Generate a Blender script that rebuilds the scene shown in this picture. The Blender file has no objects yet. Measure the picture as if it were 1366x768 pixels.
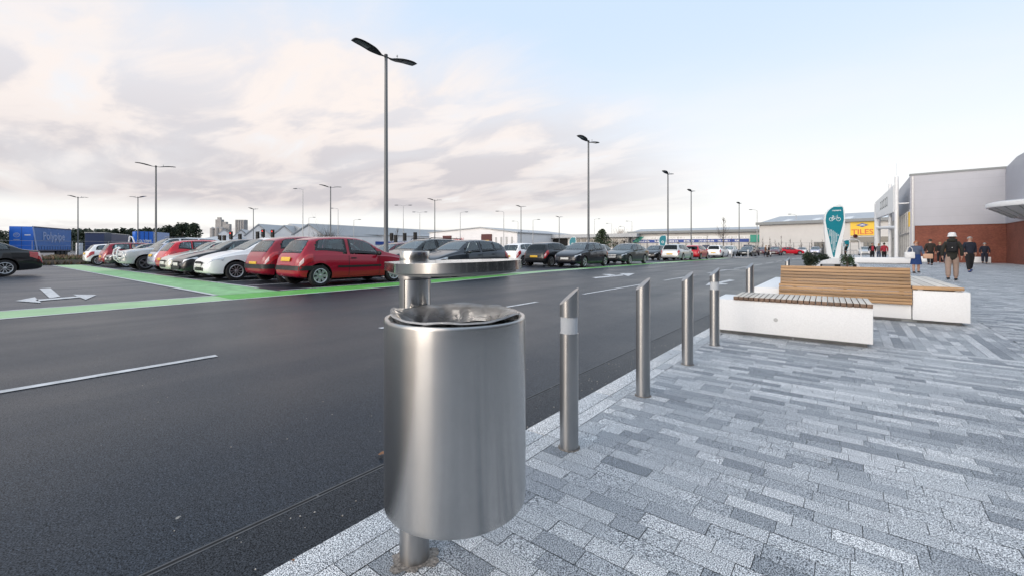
import bpy, bmesh, math, random
import numpy as np
from mathutils import Vector, Matrix
random.seed(7)
sc = bpy.context.scene
col = sc.collection
R = math.radians
pi = math.pi

# ------------------------------------------------------------------ camera frame (photo 1366 px wide)
F = 570.0; HY = 332.5; EYE = 1.12; ROAD = -0.03
TH = math.atan(452 / F)
FW = (-math.sin(TH), math.cos(TH)); RT = (math.cos(TH), math.sin(TH))

def at(x, d):                       # world x,y of the photo column x at depth d (metres)
    l = (x - 683) / F * d
    return (d * FW[0] + l * RT[0], d * FW[1] + l * RT[1])

def gp(x, y, z=0.0):                # ground point seen at photo pixel
    return at(x, F * (EYE - z) / (y - HY))

def zat(y, d):                      # height seen at photo row y at depth d
    return EYE - (y - HY) * d / F

cam = bpy.data.cameras.new('camera'); cob = bpy.data.objects.new('camera', cam); col.objects.link(cob)
cob.location = (0, 0, EYE); cob.rotation_euler = (R(90), 0, TH)
cam.sensor_width = 36; cam.lens = F / 1366 * 36
cam.shift_y = -(384 - HY) / 1366
cam.clip_end = 3000; cam.clip_start = 0.05
sc.camera = cob

# ------------------------------------------------------------------ scene helpers
def tag(o, label=None, cat=None, group=None, kind=None):
    if label: o['label'] = label
    if cat: o['category'] = cat
    if group: o['group'] = group
    if kind: o['kind'] = kind
    return o

def empty(name, loc=(0, 0, 0), rz=0.0, label=None, cat=None, group=None):
    o = bpy.data.objects.new(name, None); col.objects.link(o)
    o.location = loc; o.rotation_euler = (0, 0, rz); o.empty_display_size = .2
    return tag(o, label, cat, group)

KIDS = {}

def reg(o, parent):
    if parent is not None:
        o.parent = parent
        KIDS.setdefault(parent.name, []).append(o)

def copy_thing(o):
    return _copy(o, None)

def _copy(o, parent):
    c = o.copy(); col.objects.link(c)
    if parent is not None: reg(c, parent)
    for ch in list(KIDS.get(o.name, [])):
        _copy(ch, c)
    return c

class MB:
    def __init__(s): s.v = []; s.f = []; s.m = []
    def add(s, vs, fs, mi=0):
        n = len(s.v); s.v += [tuple(v) for v in vs]
        s.f += [tuple(i + n for i in f) for f in fs]; s.m += [mi] * len(fs); return s
    def box(s, x0, x1, y0, y1, z0, z1, mi=0, M=None):
        vs = [(x, y, z) for z in (z0, z1) for y in (y0, y1) for x in (x0, x1)]
        if M is not None: vs = [tuple(M @ Vector(v)) for v in vs]
        return s.add(vs, [(0, 2, 3, 1), (4, 5, 7, 6), (0, 1, 5, 4), (2, 6, 7, 3), (0, 4, 6, 2), (1, 3, 7, 5)], mi)
    def bevbox(s, x0, x1, y0, y1, z0, z1, b=.01, mi=0, M=None):
        bm = bmesh.new(); bmesh.ops.create_cube(bm, size=1)
        for v in bm.verts:
            v.co = Vector(((x0 + x1) / 2 + v.co.x * (x1 - x0), (y0 + y1) / 2 + v.co.y * (y1 - y0), (z0 + z1) / 2 + v.co.z * (z1 - z0)))
        bmesh.ops.bevel(bm, geom=bm.edges[:], offset=b, segments=2, profile=.5, affect='EDGES')
        return s.bm(bm, mi, M)
    def bm(s, bm, mi=0, M=None):
        bm.verts.index_update()
        vs = [tuple(M @ v.co) if M is not None else tuple(v.co) for v in bm.verts]
        s.add(vs, [tuple(v.index for v in f.verts) for f in bm.faces], mi); bm.free(); return s
    def tube(s, pts, r, n=10, cap=True, mi=0):
        pts = [Vector(p) for p in pts]; rr = r if isinstance(r, (list, tuple)) else [r] * len(pts)
        rings = []; up = None
        for i, p in enumerate(pts):
            t = (pts[min(i + 1, len(pts) - 1)] - pts[max(i - 1, 0)]).normalized()
            if up is None: up = Vector((0, 0, 1)) if abs(t.z) < .9 else Vector((0, 1, 0))
            a = t.cross(up)
            if a.length < 1e-4: a = t.cross(Vector((1, 0, 0)))
            a.normalize(); b = a.cross(t).normalized(); up = b
            rings.append([p + (a * math.cos(2 * pi * k / n) + b * math.sin(2 * pi * k / n)) * rr[i] for k in range(n)])
        vs = [v for r_ in rings for v in r_]; fs = []
        for i in range(len(pts) - 1):
            for k in range(n):
                k2 = (k + 1) % n
                fs.append((i * n + k, i * n + k2, (i + 1) * n + k2, (i + 1) * n + k))
        if cap:
            fs.append(tuple(range(n - 1, -1, -1))); fs.append(tuple((len(pts) - 1) * n + k for k in range(n)))
        return s.add(vs, fs, mi)
    def lathe(s, prof, n=24, M=None, mi=0, closed=False):   # prof: (r, z) about z
        vs = []; fs = []; m = len(prof)
        for k in range(n):
            a = 2 * pi * k / n
            for r, z in prof:
                v = Vector((r * math.cos(a), r * math.sin(a), z)); vs.append(tuple(M @ v) if M is not None else tuple(v))
        for k in range(n):
            k2 = (k + 1) % n
            for j in range(m - 1 if not closed else m):
                j2 = (j + 1) % m
                fs.append((k * m + j, k2 * m + j, k2 * m + j2, k * m + j2))
        return s.add(vs, fs, mi)
    def prism(s, poly, z0, z1, M=None, mi=0):               # poly in xy
        n = len(poly)
        vs = [(x, y, z0) for x, y in poly] + [(x, y, z1) for x, y in poly]
        if M is not None: vs = [tuple(M @ Vector(v)) for v in vs]
        fs = [tuple(range(n - 1, -1, -1)), tuple(range(n, 2 * n))] + [(i, (i + 1) % n, n + (i + 1) % n, n + i) for i in range(n)]
        return s.add(vs, fs, mi)
    def sheet(s, poly, z, mi=0):
        return s.add([(x, y, z) for x, y in poly], [tuple(range(len(poly)))], mi)
    def grid(s, pts, mi=0, flip=False):                     # pts[i][j]
        n = len(pts); m = len(pts[0]); vs = [p for r in pts for p in r]; fs = []
        for i in range(n - 1):
            for j in range(m - 1):
                q = (i * m + j, (i + 1) * m + j, (i + 1) * m + j + 1, i * m + j + 1)
                fs.append(q[::-1] if flip else q)
        return s.add(vs, fs, mi)
    def sphere(s, c, r, n=12, m=8, mi=0, M=None):
        rx, ry, rz = r if isinstance(r, (tuple, list)) else (r, r, r)
        prof = []; vs = []; fs = []
        for i in range(m + 1):
            th = pi * i / m
            for k in range(n):
                ph = 2 * pi * k / n
                v = Vector((c[0] + rx * math.sin(th) * math.cos(ph), c[1] + ry * math.sin(th) * math.sin(ph), c[2] - rz * math.cos(th)))
                vs.append(tuple(M @ v) if M is not None else tuple(v))
        for i in range(m):
            for k in range(n):
                k2 = (k + 1) % n
                fs.append((i * n + k, i * n + k2, (i + 1) * n + k2, (i + 1) * n + k))
        return s.add(vs, fs, mi)
    def build(s, name, mats, parent=None, smooth=None, loc=None, rz=0, fix=True):
        me = bpy.data.meshes.new(name); me.from_pydata(s.v, [], s.f)
        if not isinstance(mats, (list, tuple)): mats = [mats]
        for m in mats: me.materials.append(m)
        if len(mats) > 1: me.polygons.foreach_set('material_index', s.m)
        if fix:
            bm = bmesh.new(); bm.from_mesh(me)
            bmesh.ops.remove_doubles(bm, verts=bm.verts[:], dist=1e-5)
            bmesh.ops.recalc_face_normals(bm, faces=bm.faces[:]); bm.to_mesh(me); bm.free()
        if smooth is not None:
            me.polygons.foreach_set('use_smooth', [True] * len(me.polygons))
            me.set_sharp_from_angle(angle=R(smooth))
        me.update()
        o = bpy.data.objects.new(name, me); col.objects.link(o)
        if loc is not None: o.location = loc
        o.rotation_euler = (0, 0, rz)
        reg(o, parent)
        return o

# ------------------------------------------------------------------ materials
def srgb(r, g, b):
    f = lambda c: (c / 255 / 12.92) if c <= 10 else (((c / 255) + .055) / 1.055) ** 2.4
    return (f(r), f(g), f(b))

def newmat(name):
    m = bpy.data.materials.new(name); m.use_nodes = True
    nt = m.node_tree; return m, nt, nt.nodes['Principled BSDF']

def N(nt, typ, **kw):
    n = nt.nodes.new(typ)
    for k, v in kw.items():
        if k in n.inputs: n.inputs[k].default_value = v
        else: setattr(n, k, v)
    return n

def mat(name, base, rough=.5, metal=0., spec=.5, var=0., vscale=4., bump=0., bscale=60., coat=0., emit=0., ior=None, alpha=1., vstretch=None, rvar=0.):
    m, nt, b = newmat(name); L = nt.links
    b.inputs['Base Color'].default_value = (*base, 1); b.inputs['Roughness'].default_value = rough
    b.inputs['Metallic'].default_value = metal; b.inputs['Specular IOR Level'].default_value = spec
    b.inputs['Coat Weight'].default_value = coat; b.inputs['Coat Roughness'].default_value = .04
    if ior: b.inputs['IOR'].default_value = ior
    b.inputs['Alpha'].default_value = alpha
    if emit:
        b.inputs['Emission Color'].default_value = (*base, 1); b.inputs['Emission Strength'].default_value = emit
    if var or bump or rvar:
        tc = N(nt, 'ShaderNodeTexCoord'); src = tc.outputs['Object']
        if vstretch:
            mp = N(nt, 'ShaderNodeMapping'); mp.inputs['Scale'].default_value = vstretch
            L.new(src, mp.inputs['Vector']); src = mp.outputs['Vector']
        if var or rvar:
            nz = N(nt, 'ShaderNodeTexNoise', Scale=vscale, Detail=6., Roughness=.6); L.new(src, nz.inputs['Vector'])
        if var:
            mr = N(nt, 'ShaderNodeMapRange'); mr.inputs['From Min'].default_value = .3; mr.inputs['From Max'].default_value = .7
            mr.inputs['To Min'].default_value = 1 - var; mr.inputs['To Max'].default_value = 1 + var
            L.new(nz.outputs['Fac'], mr.inputs['Value'])
            mx = N(nt, 'ShaderNodeVectorMath', operation='SCALE'); mx.inputs[0].default_value = base
            L.new(mr.outputs['Result'], mx.inputs['Scale']); L.new(mx.outputs['Vector'], b.inputs['Base Color'])
        if rvar:
            m2 = N(nt, 'ShaderNodeMapRange'); m2.inputs['From Min'].default_value = .3; m2.inputs['From Max'].default_value = .7
            m2.inputs['To Min'].default_value = rough - rvar; m2.inputs['To Max'].default_value = rough + rvar
            L.new(nz.outputs['Fac'], m2.inputs['Value']); L.new(m2.outputs['Result'], b.inputs['Roughness'])
        if bump:
            n2 = N(nt, 'ShaderNodeTexNoise', Scale=bscale, Detail=4.); L.new(src, n2.inputs['Vector'])
            bp = N(nt, 'ShaderNodeBump', Strength=bump, Distance=.01); L.new(n2.outputs['Fac'], bp.inputs['Height']); L.new(bp.outputs['Normal'], b.inputs['Normal'])
    return m

def ramp(nt, stops):
    r = N(nt, 'ShaderNodeValToRGB'); e = r.color_ramp.elements
    while len(e) < len(stops): e.new(.5)
    for i, (p, c) in enumerate(stops):
        e[i].position = p; e[i].color = (*c, 1)
    return r

def paver_material():
    m, nt, b = newmat('granite_pavers'); L = nt.links
    at_ = N(nt, 'ShaderNodeAttribute', attribute_name='tone'); geo = N(nt, 'ShaderNodeTexCoord')
    base = ramp(nt, [(0., (.275, .295, .315)), (.35, (.41, .428, .445)), (.65, (.55, .562, .568)), (1., (.69, .69, .685))])
    L.new(at_.outputs['Fac'], base.inputs['Fac'])
    n1 = N(nt, 'ShaderNodeTexNoise', Scale=240., Detail=1.5, Roughness=.7); L.new(geo.outputs['Object'], n1.inputs['Vector'])
    sp = ramp(nt, [(.40, (.04, .045, .06)), (.46, (.50, .52, .55)), (.52, (1.05, 1.05, 1.05)), (.60, (1.75, 1.74, 1.72))]); L.new(n1.outputs['Fac'], sp.inputs['Fac'])
    n3 = N(nt, 'ShaderNodeTexNoise', Scale=.9, Detail=5., Roughness=.6); L.new(geo.outputs['Object'], n3.inputs['Vector'])
    st = ramp(nt, [(.3, (.84, .84, .85)), (.55, (1., 1., 1.)), (.75, (1.1, 1.08, 1.06))]); L.new(n3.outputs['Fac'], st.inputs['Fac'])
    n4 = N(nt, 'ShaderNodeTexNoise', Scale=3.1, Detail=7., Roughness=.75); L.new(geo.outputs['Object'], n4.inputs['Vector'])
    dirt = ramp(nt, [(.27, (.50, .42, .36)), (.36, (1., 1., 1.))]); L.new(n4.outputs['Fac'], dirt.inputs['Fac'])
    a = N(nt, 'ShaderNodeVectorMath', operation='MULTIPLY'); L.new(base.outputs['Color'], a.inputs[0]); L.new(sp.outputs['Color'], a.inputs[1])
    c = N(nt, 'ShaderNodeVectorMath', operation='MULTIPLY'); L.new(a.outputs['Vector'], c.inputs[0]); L.new(st.outputs['Color'], c.inputs[1])
    e = N(nt, 'ShaderNodeVectorMath', operation='MULTIPLY'); L.new(c.outputs['Vector'], e.inputs[0]); L.new(dirt.outputs['Color'], e.inputs[1])
    L.new(e.outputs['Vector'], b.inputs['Base Color'])
    b.inputs['Roughness'].default_value = .62; b.inputs['Specular IOR Level'].default_value = .35
    bp = N(nt, 'ShaderNodeBump', Strength=.25, Distance=.004); L.new(n1.outputs['Fac'], bp.inputs['Height']); L.new(bp.outputs['Normal'], b.inputs['Normal'])
    return m

def asphalt_material(name, base, grain=.55, rough=.62, patch=.16, spec=.5):
    m, nt, b = newmat(name); L = nt.links
    tc = N(nt, 'ShaderNodeTexCoord')
    n1 = N(nt, 'ShaderNodeTexNoise', Scale=170., Detail=2., Roughness=.8); L.new(tc.outputs['Object'], n1.inputs['Vector'])
    g = ramp(nt, [(.34, (.15,) * 3), (.48, (.75,) * 3), (.56, (1.3,) * 3), (.64, (2.4,) * 3), (.74, (5.,) * 3)]); L.new(n1.outputs['Fac'], g.inputs['Fac'])
    n2 = N(nt, 'ShaderNodeTexNoise', Scale=.35, Detail=5., Roughness=.6); L.new(tc.outputs['Object'], n2.inputs['Vector'])
    mp = N(nt, 'ShaderNodeMapping'); mp.inputs['Scale'].default_value = (.9, .06, 1); L.new(tc.outputs['Object'], mp.inputs['Vector'])
    n3 = N(nt, 'ShaderNodeTexNoise', Scale=1., Detail=4., Roughness=.5); L.new(mp.outputs['Vector'], n3.inputs['Vector'])
    ad = N(nt, 'ShaderNodeMath', operation='ADD'); L.new(n2.outputs['Fac'], ad.inputs[0]); L.new(n3.outputs['Fac'], ad.inputs[1])
    p = N(nt, 'ShaderNodeMapRange'); p.inputs['From Min'].default_value = .7; p.inputs['From Max'].default_value = 1.3
    p.inputs['To Min'].default_value = 1 - patch; p.inputs['To Max'].default_value = 1 + patch; L.new(ad.outputs[0], p.inputs['Value'])
    a = N(nt, 'ShaderNodeVectorMath', operation='SCALE'); a.inputs[0].default_value = base; L.new(p.outputs['Result'], a.inputs['Scale'])
    c = N(nt, 'ShaderNodeVectorMath', operation='MULTIPLY'); L.new(a.outputs['Vector'], c.inputs[0]); L.new(g.outputs['Color'], c.inputs[1])
    L.new(c.outputs['Vector'], b.inputs['Base Color'])
    rr = N(nt, 'ShaderNodeMapRange'); rr.inputs['From Min'].default_value = .7; rr.inputs['From Max'].default_value = 1.3
    rr.inputs['To Min'].default_value = rough - .07; rr.inputs['To Max'].default_value = rough + .07; L.new(ad.outputs[0], rr.inputs['Value']); L.new(rr.outputs['Result'], b.inputs['Roughness'])
    sg = N(nt, 'ShaderNodeMapRange'); sg.inputs['From Min'].default_value = .38; sg.inputs['From Max'].default_value = .66; sg.inputs['To Min'].default_value = spec * .25; sg.inputs['To Max'].default_value = spec * 2.2
    L.new(n1.outputs['Fac'], sg.inputs['Value']); L.new(sg.outputs['Result'], b.inputs['Specular IOR Level']); b.inputs['Specular Tint'].default_value = (.76, .88, 1., 1)
    bp = N(nt, 'ShaderNodeBump', Strength=.14, Distance=.004); L.new(n1.outputs['Fac'], bp.inputs['Height']); L.new(bp.outputs['Normal'], b.inputs['Normal'])
    return m

def steel_material(name, base=(.60, .59, .575), rough=.3, aniso=.75, streak=0.):
    m, nt, b = newmat(name); L = nt.links
    b.inputs['Base Color'].default_value = (*base, 1); b.inputs['Metallic'].default_value = 1.; b.inputs['Roughness'].default_value = rough
    b.inputs['Anisotropic'].default_value = aniso; b.inputs['Anisotropic Rotation'].default_value = .25
    tg = N(nt, 'ShaderNodeTangent', direction_type='RADIAL', axis='Z'); L.new(tg.outputs['Tangent'], b.inputs['Tangent'])
    tc = N(nt, 'ShaderNodeTexCoord'); mp = N(nt, 'ShaderNodeMapping'); mp.inputs['Scale'].default_value = (3, 3, 900); L.new(tc.outputs['Object'], mp.inputs['Vector'])
    n = N(nt, 'ShaderNodeTexNoise', Scale=1., Detail=5., Roughness=.65); L.new(mp.outputs['Vector'], n.inputs['Vector'])
    r = N(nt, 'ShaderNodeMapRange'); r.inputs['From Min'].default_value = .3; r.inputs['From Max'].default_value = .7
    r.inputs['To Min'].default_value = rough - .03; r.inputs['To Max'].default_value = rough + .04; b.inputs['Roughness'].default_value = rough
    n2 = N(nt, 'ShaderNodeTexNoise', Scale=7., Detail=6., Roughness=.7); L.new(tc.outputs['Object'], n2.inputs['Vector'])
    r2 = N(nt, 'ShaderNodeMapRange'); r2.inputs['From Min'].default_value = .3; r2.inputs['From Max'].default_value = .7; r2.inputs['To Min'].default_value = .95; r2.inputs['To Max'].default_value = 1.04
    L.new(n2.outputs['Fac'], r2.inputs['Value'])
    s = N(nt, 'ShaderNodeVectorMath', operation='SCALE'); s.inputs[0].default_value = base; L.new(r2.outputs['Result'], s.inputs['Scale']); L.new(s.outputs['Vector'], b.inputs['Base Color'])
    return m

def wood_material(name, base, axis=0, c=1.):
    m, nt, b = newmat(name); L = nt.links
    tc = N(nt, 'ShaderNodeTexCoord'); mp = N(nt, 'ShaderNodeMapping'); s = [38, 38, 38]; s[axis] = 1.6; mp.inputs['Scale'].default_value = s
    L.new(tc.outputs['Object'], mp.inputs['Vector'])
    n = N(nt, 'ShaderNodeTexNoise', Scale=1., Detail=6., Roughness=.65); L.new(mp.outputs['Vector'], n.inputs['Vector'])
    r = ramp(nt, [(.3, tuple(k * (1 - .4 * c) for k in base)), (.5, base), (.72, tuple(min(1, k * (1 + .35 * c)) for k in base))]); L.new(n.outputs['Fac'], r.inputs['Fac'])
    a = N(nt, 'ShaderNodeAttribute', attribute_name='tone')
    oi = N(nt, 'ShaderNodeMapRange'); oi.inputs['To Min'].default_value = 1 - .3 * c; oi.inputs['To Max'].default_value = 1 + .25 * c; L.new(a.outputs['Fac'], oi.inputs['Value'])
    sc_ = N(nt, 'ShaderNodeVectorMath', operation='SCALE'); L.new(r.outputs['Color'], sc_.inputs[0]); L.new(oi.outputs['Result'], sc_.inputs['Scale'])
    L.new(sc_.outputs['Vector'], b.inputs['Base Color']); b.inputs['Roughness'].default_value = .55
    bp = N(nt, 'ShaderNodeBump', Strength=.15, Distance=.003); L.new(n.outputs['Fac'], bp.inputs['Height']); L.new(bp.outputs['Normal'], b.inputs['Normal'])
    return m

def brick_material():
    m, nt, b = newmat('red_brick'); L = nt.links
    tc = N(nt, 'ShaderNodeTexCoord'); mp = N(nt, 'ShaderNodeMapping'); mp.inputs['Rotation'].default_value = (R(90), 0, 0); L.new(tc.outputs['Object'], mp.inputs['Vector'])
    sep = N(nt, 'ShaderNodeSeparateXYZ'); L.new(tc.outputs['Object'], sep.inputs[0])
    ad = N(nt, 'ShaderNodeMath', operation='ADD'); L.new(sep.outputs['X'], ad.inputs[0]); L.new(sep.outputs['Y'], ad.inputs[1])
    cb = N(nt, 'ShaderNodeCombineXYZ'); L.new(ad.outputs[0], cb.inputs['X']); L.new(sep.outputs['Z'], cb.inputs['Y'])
    br = N(nt, 'ShaderNodeTexBrick'); br.inputs['Scale'].default_value = 4.4; br.inputs['Color1'].default_value = (.25, .078, .046, 1); br.inputs['Color2'].default_value = (.175, .05, .033, 1)
    br.inputs['Mortar'].default_value = (.16, .085, .065, 1); br.inputs['Mortar Size'].default_value = .018; L.new(cb.outputs['Vector'], br.inputs['Vector'])
    nz = N(nt, 'ShaderNodeTexNoise', Scale=1.2, Detail=5.); L.new(tc.outputs['Object'], nz.inputs['Vector'])
    mr = N(nt, 'ShaderNodeMapRange'); mr.inputs['To Min'].default_value = .7; mr.inputs['To Max'].default_value = 1.3; L.new(nz.outputs['Fac'], mr.inputs['Value'])
    s = N(nt, 'ShaderNodeVectorMath', operation='SCALE'); L.new(br.outputs['Color'], s.inputs[0]); L.new(mr.outputs['Result'], s.inputs['Scale']); L.new(s.outputs['Vector'], b.inputs['Base Color'])
    b.inputs['Roughness'].default_value = .85
    return m

def cladding_material(name, base, scale=1., horizontal=True):
    m, nt, b = newmat(name); L = nt.links
    tc = N(nt, 'ShaderNodeTexCoord'); wv = N(nt, 'ShaderNodeTexWave', Scale=scale, Distortion=0.); wv.bands_direction = 'Z' if horizontal else 'X'
    L.new(tc.outputs['Object'], wv.inputs['Vector'])
    bp = N(nt, 'ShaderNodeBump', Strength=.12, Distance=.01); L.new(wv.outputs['Fac'], bp.inputs['Height']); L.new(bp.outputs['Normal'], b.inputs['Normal'])
    nz = N(nt, 'ShaderNodeTexNoise', Scale=.4, Detail=6., Roughness=.65); L.new(tc.outputs['Object'], nz.inputs['Vector'])
    mr = N(nt, 'ShaderNodeMapRange'); mr.inputs['To Min'].default_value = .86; mr.inputs['To Max'].default_value = 1.12; L.new(nz.outputs['Fac'], mr.inputs['Value'])
    s = N(nt, 'ShaderNodeVectorMath', operation='SCALE'); s.inputs[0].default_value = base; L.new(mr.outputs['Result'], s.inputs['Scale']); L.new(s.outputs['Vector'], b.inputs['Base Color'])
    b.inputs['Roughness'].default_value = .5
    return m

def leaf_material(name, c0, c1):
    m, nt, b = newmat(name); L = nt.links
    tc = N(nt, 'ShaderNodeTexCoord'); nz = N(nt, 'ShaderNodeTexNoise', Scale=2.5, Detail=3.); L.new(tc.outputs['Object'], nz.inputs['Vector'])
    r = ramp(nt, [(.35, c0), (.65, c1)]); L.new(nz.outputs['Fac'], r.inputs['Fac']); L.new(r.outputs['Color'], b.inputs['Base Color'])
    b.inputs['Roughness'].default_value = .6
    return m

def paint(name, base, metal=0., rough=.28):
    return mat(name, base, rough=rough, metal=metal, coat=.7, spec=.25)

m_paver = paver_material()
m_road = asphalt_material('road_asphalt', (.0135, .0185, .0265), rough=.36, spec=.23)
m_strip = asphalt_material('fresh_asphalt', (.015, .017, .021), rough=.40, spec=.24)
m_park = asphalt_material('car_park_asphalt', (.034, .038, .049), rough=.38, spec=.34)
m_white_line = mat('white_line_paint', (.60, .60, .60), .6, var=.26, vscale=7, bump=.2, bscale=120)
m_green_mid = mat('half_worn_green_paint', (.25, .50, .22), .6, var=.28, vscale=2.2, bump=.2, bscale=120)
m_green = mat('green_path_paint', (.115, .41, .065), .6, var=.28, vscale=2.2, bump=.2, bscale=120)
m_green_pale = mat('worn_green_path_paint', (.37, .56, .30), .6, var=.10, vscale=1.4, bump=.2, bscale=120)
m_kerb = paver_material(); m_kerb.name = 'granite_kerb'
m_joint = mat('joint_sand', (.15, .155, .16), .9)
m_steel = steel_material('brushed_steel', (.49, .485, .475), .25, .9)
m_steel_l = steel_material('polished_steel', (.54, .535, .525), .14, .6)
m_steel_b = steel_material('bollard_steel', (.42, .415, .41), .34, .7)
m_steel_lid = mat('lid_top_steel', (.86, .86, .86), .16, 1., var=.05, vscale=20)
m_galv = mat('galvanised_steel', (.40, .41, .42), .45, .7, var=.12, vscale=6)
m_slot = mat('drain_edge_steel', (.085, .087, .09), .5, .2, var=.3, vscale=15)
m_black = mat('black_plastic', (.012, .012, .013), .5)
m_dark = mat('dark_void', (.006, .006, .007), .8)
m_tyre = mat('tyre_rubber', (.014, .014, .015), .75, bump=.2, bscale=40)
m_rim = mat('alloy_rim', (.52, .53, .54), .32, .75)
m_rim_dark = mat('dark_alloy_rim', (.16, .16, .17), .35, .75)
m_glass = mat('car_glass', (.040, .105, .115), .03, 0, ior=1.52)
def clear_glass(name, tint, gloss):
    m, nt, b = newmat(name); L = nt.links; out = nt.nodes['Material Output']; nt.nodes.remove(b)
    tr = N(nt, 'ShaderNodeBsdfTransparent'); tr.inputs['Color'].default_value = (*tint, 1)
    gl = N(nt, 'ShaderNodeBsdfGlossy'); gl.inputs['Roughness'].default_value = .02; gl.inputs['Color'].default_value = (.95, 1, 1, 1)
    fr = N(nt, 'ShaderNodeFresnel'); fr.inputs['IOR'].default_value = gloss
    mx = N(nt, 'ShaderNodeMixShader'); L.new(fr.outputs[0], mx.inputs[0]); L.new(tr.outputs[0], mx.inputs[1]); L.new(gl.outputs[0], mx.inputs[2]); L.new(mx.outputs[0], out.inputs['Surface'])
    return m
m_glass = clear_glass('car_glass', (.80, .96, .96), 1.95)
m_frit = mat('black_glass_edge', (.008, .009, .010), .25)
m_seat = mat('dark_seat_fabric', (.17, .18, .185), .85, var=.2, vscale=20)
m_wind = clear_glass('car_windscreen', (.75, .90, .90), 2.9)
m_glass_dark = clear_glass('dark_car_glass', (.10, .12, .12), 1.5)
m_headlamp = mat('headlamp_glass', (.55, .57, .60), .08, .4, ior=1.6, coat=.6)
m_tail = mat('tail_lamp_red', (.42, .012, .018), .12, coat=.8)
m_taillit = mat('tail_lamp_clear', (.75, .55, .55), .15, coat=.8)
m_plate_y = mat('rear_number_plate', (.72, .44, .03), .4)
m_plate_w = mat('front_number_plate', (.70, .70, .68), .4)
m_conc = mat('white_terrazzo_concrete', (.78, .785, .785), .6, var=.10, vscale=150, bump=.06, bscale=160)
m_wood = wood_material('hardwood_slats', (.37, .225, .115), 0)
m_wood_y = wood_material('hardwood_slats_cross', (.46, .37, .29), 1)
m_brick = brick_material()
m_clad = cladding_material('grey_cladding', (.44, .445, .485), .8)
m_clad_light = cladding_material('pale_cladding', (.58, .57, .555), .35, True)
m_clad_white = cladding_material('white_cladding', (.80, .80, .81), .5, False)
m_roof = cladding_material('grey_roof_sheet', (.42, .44, .46), .4, False)
m_trim = mat('grey_trim', (.22, .235, .24), .5)
m_white = mat('white_painted_steel', (.76, .77, .78), .35, var=.05)
m_teal = mat('teal_sign_panel', (.004, .195, .25), .35)
m_sign_white = mat('sign_white', (.78, .80, .80), .4)
m_bark = mat('bark', (.075, .06, .05), .9, var=.25, vscale=12)
m_leaf_dark = leaf_material('dark_evergreen', (.010, .020, .012), (.030, .050, .024))
m_leaf = leaf_material('shrub_leaf', (.016, .040, .014), (.055, .10, .03))
m_conifer = leaf_material('conifer_needles', (.020, .042, .020), (.06, .09, .04))
m_soil = mat('planting_bed_soil', (.07, .055, .04), .95, var=.3, vscale=6)
m_flower = leaf_material('autumn_planting', (.07, .085, .03), (.20, .10, .07))
m_blue = mat('blue_trailer_paint', (.012, .14, .62), .4, var=.1, vscale=1)
m_blue2 = mat('blue_curtain', (.04, .14, .40), .5, var=.12, vscale=1.5, bump=.2, bscale=3)
m_navy = mat('navy_paint', (.012, .028, .09), .45, var=.1)
m_slate = mat('slate_blue_cabin', (.03, .05, .085), .5, var=.12)
m_paleblue = mat('pale_blue_container', (.28, .36, .58), .5, var=.08)
m_winglass = mat('window_glass', (.05, .065, .07), .06, ior=1.7)
m_winpale = mat('pale_window', (.55, .60, .64), .15)
m_yellow = mat('yellow_sign', (.80, .52, .03), .45)
m_orange = mat('orange_letters', (.60, .12, .02), .45)
m_signblue = mat('royal_blue_sign', (.008, .05, .28), .45)
m_signgreen = mat('green_sign', (.02, .30, .22), .45)
m_brown = mat('maroon_board', (.09, .02, .02), .5)
m_lamp = mat('lamp_post_paint', (.13, .14, .15), .42, .3)
m_lamphead = mat('lamp_head_paint', (.03, .034, .038), .45, .2)
m_led = mat('led_panel', (.12, .14, .14), .15, ior=1.6)
m_stone = mat('grey_concrete_tower', (.33, .32, .315), .85, var=.15, vscale=.3)
m_red_lit = mat('red_signal_lit', (.9, .02, .015), .3, emit=.9)
m_lens_off = mat('signal_lens_off', (.02, .02, .02), .3)
m_band = mat('bollard_light_band', (.52, .54, .56), .25, ior=1.4)
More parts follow.
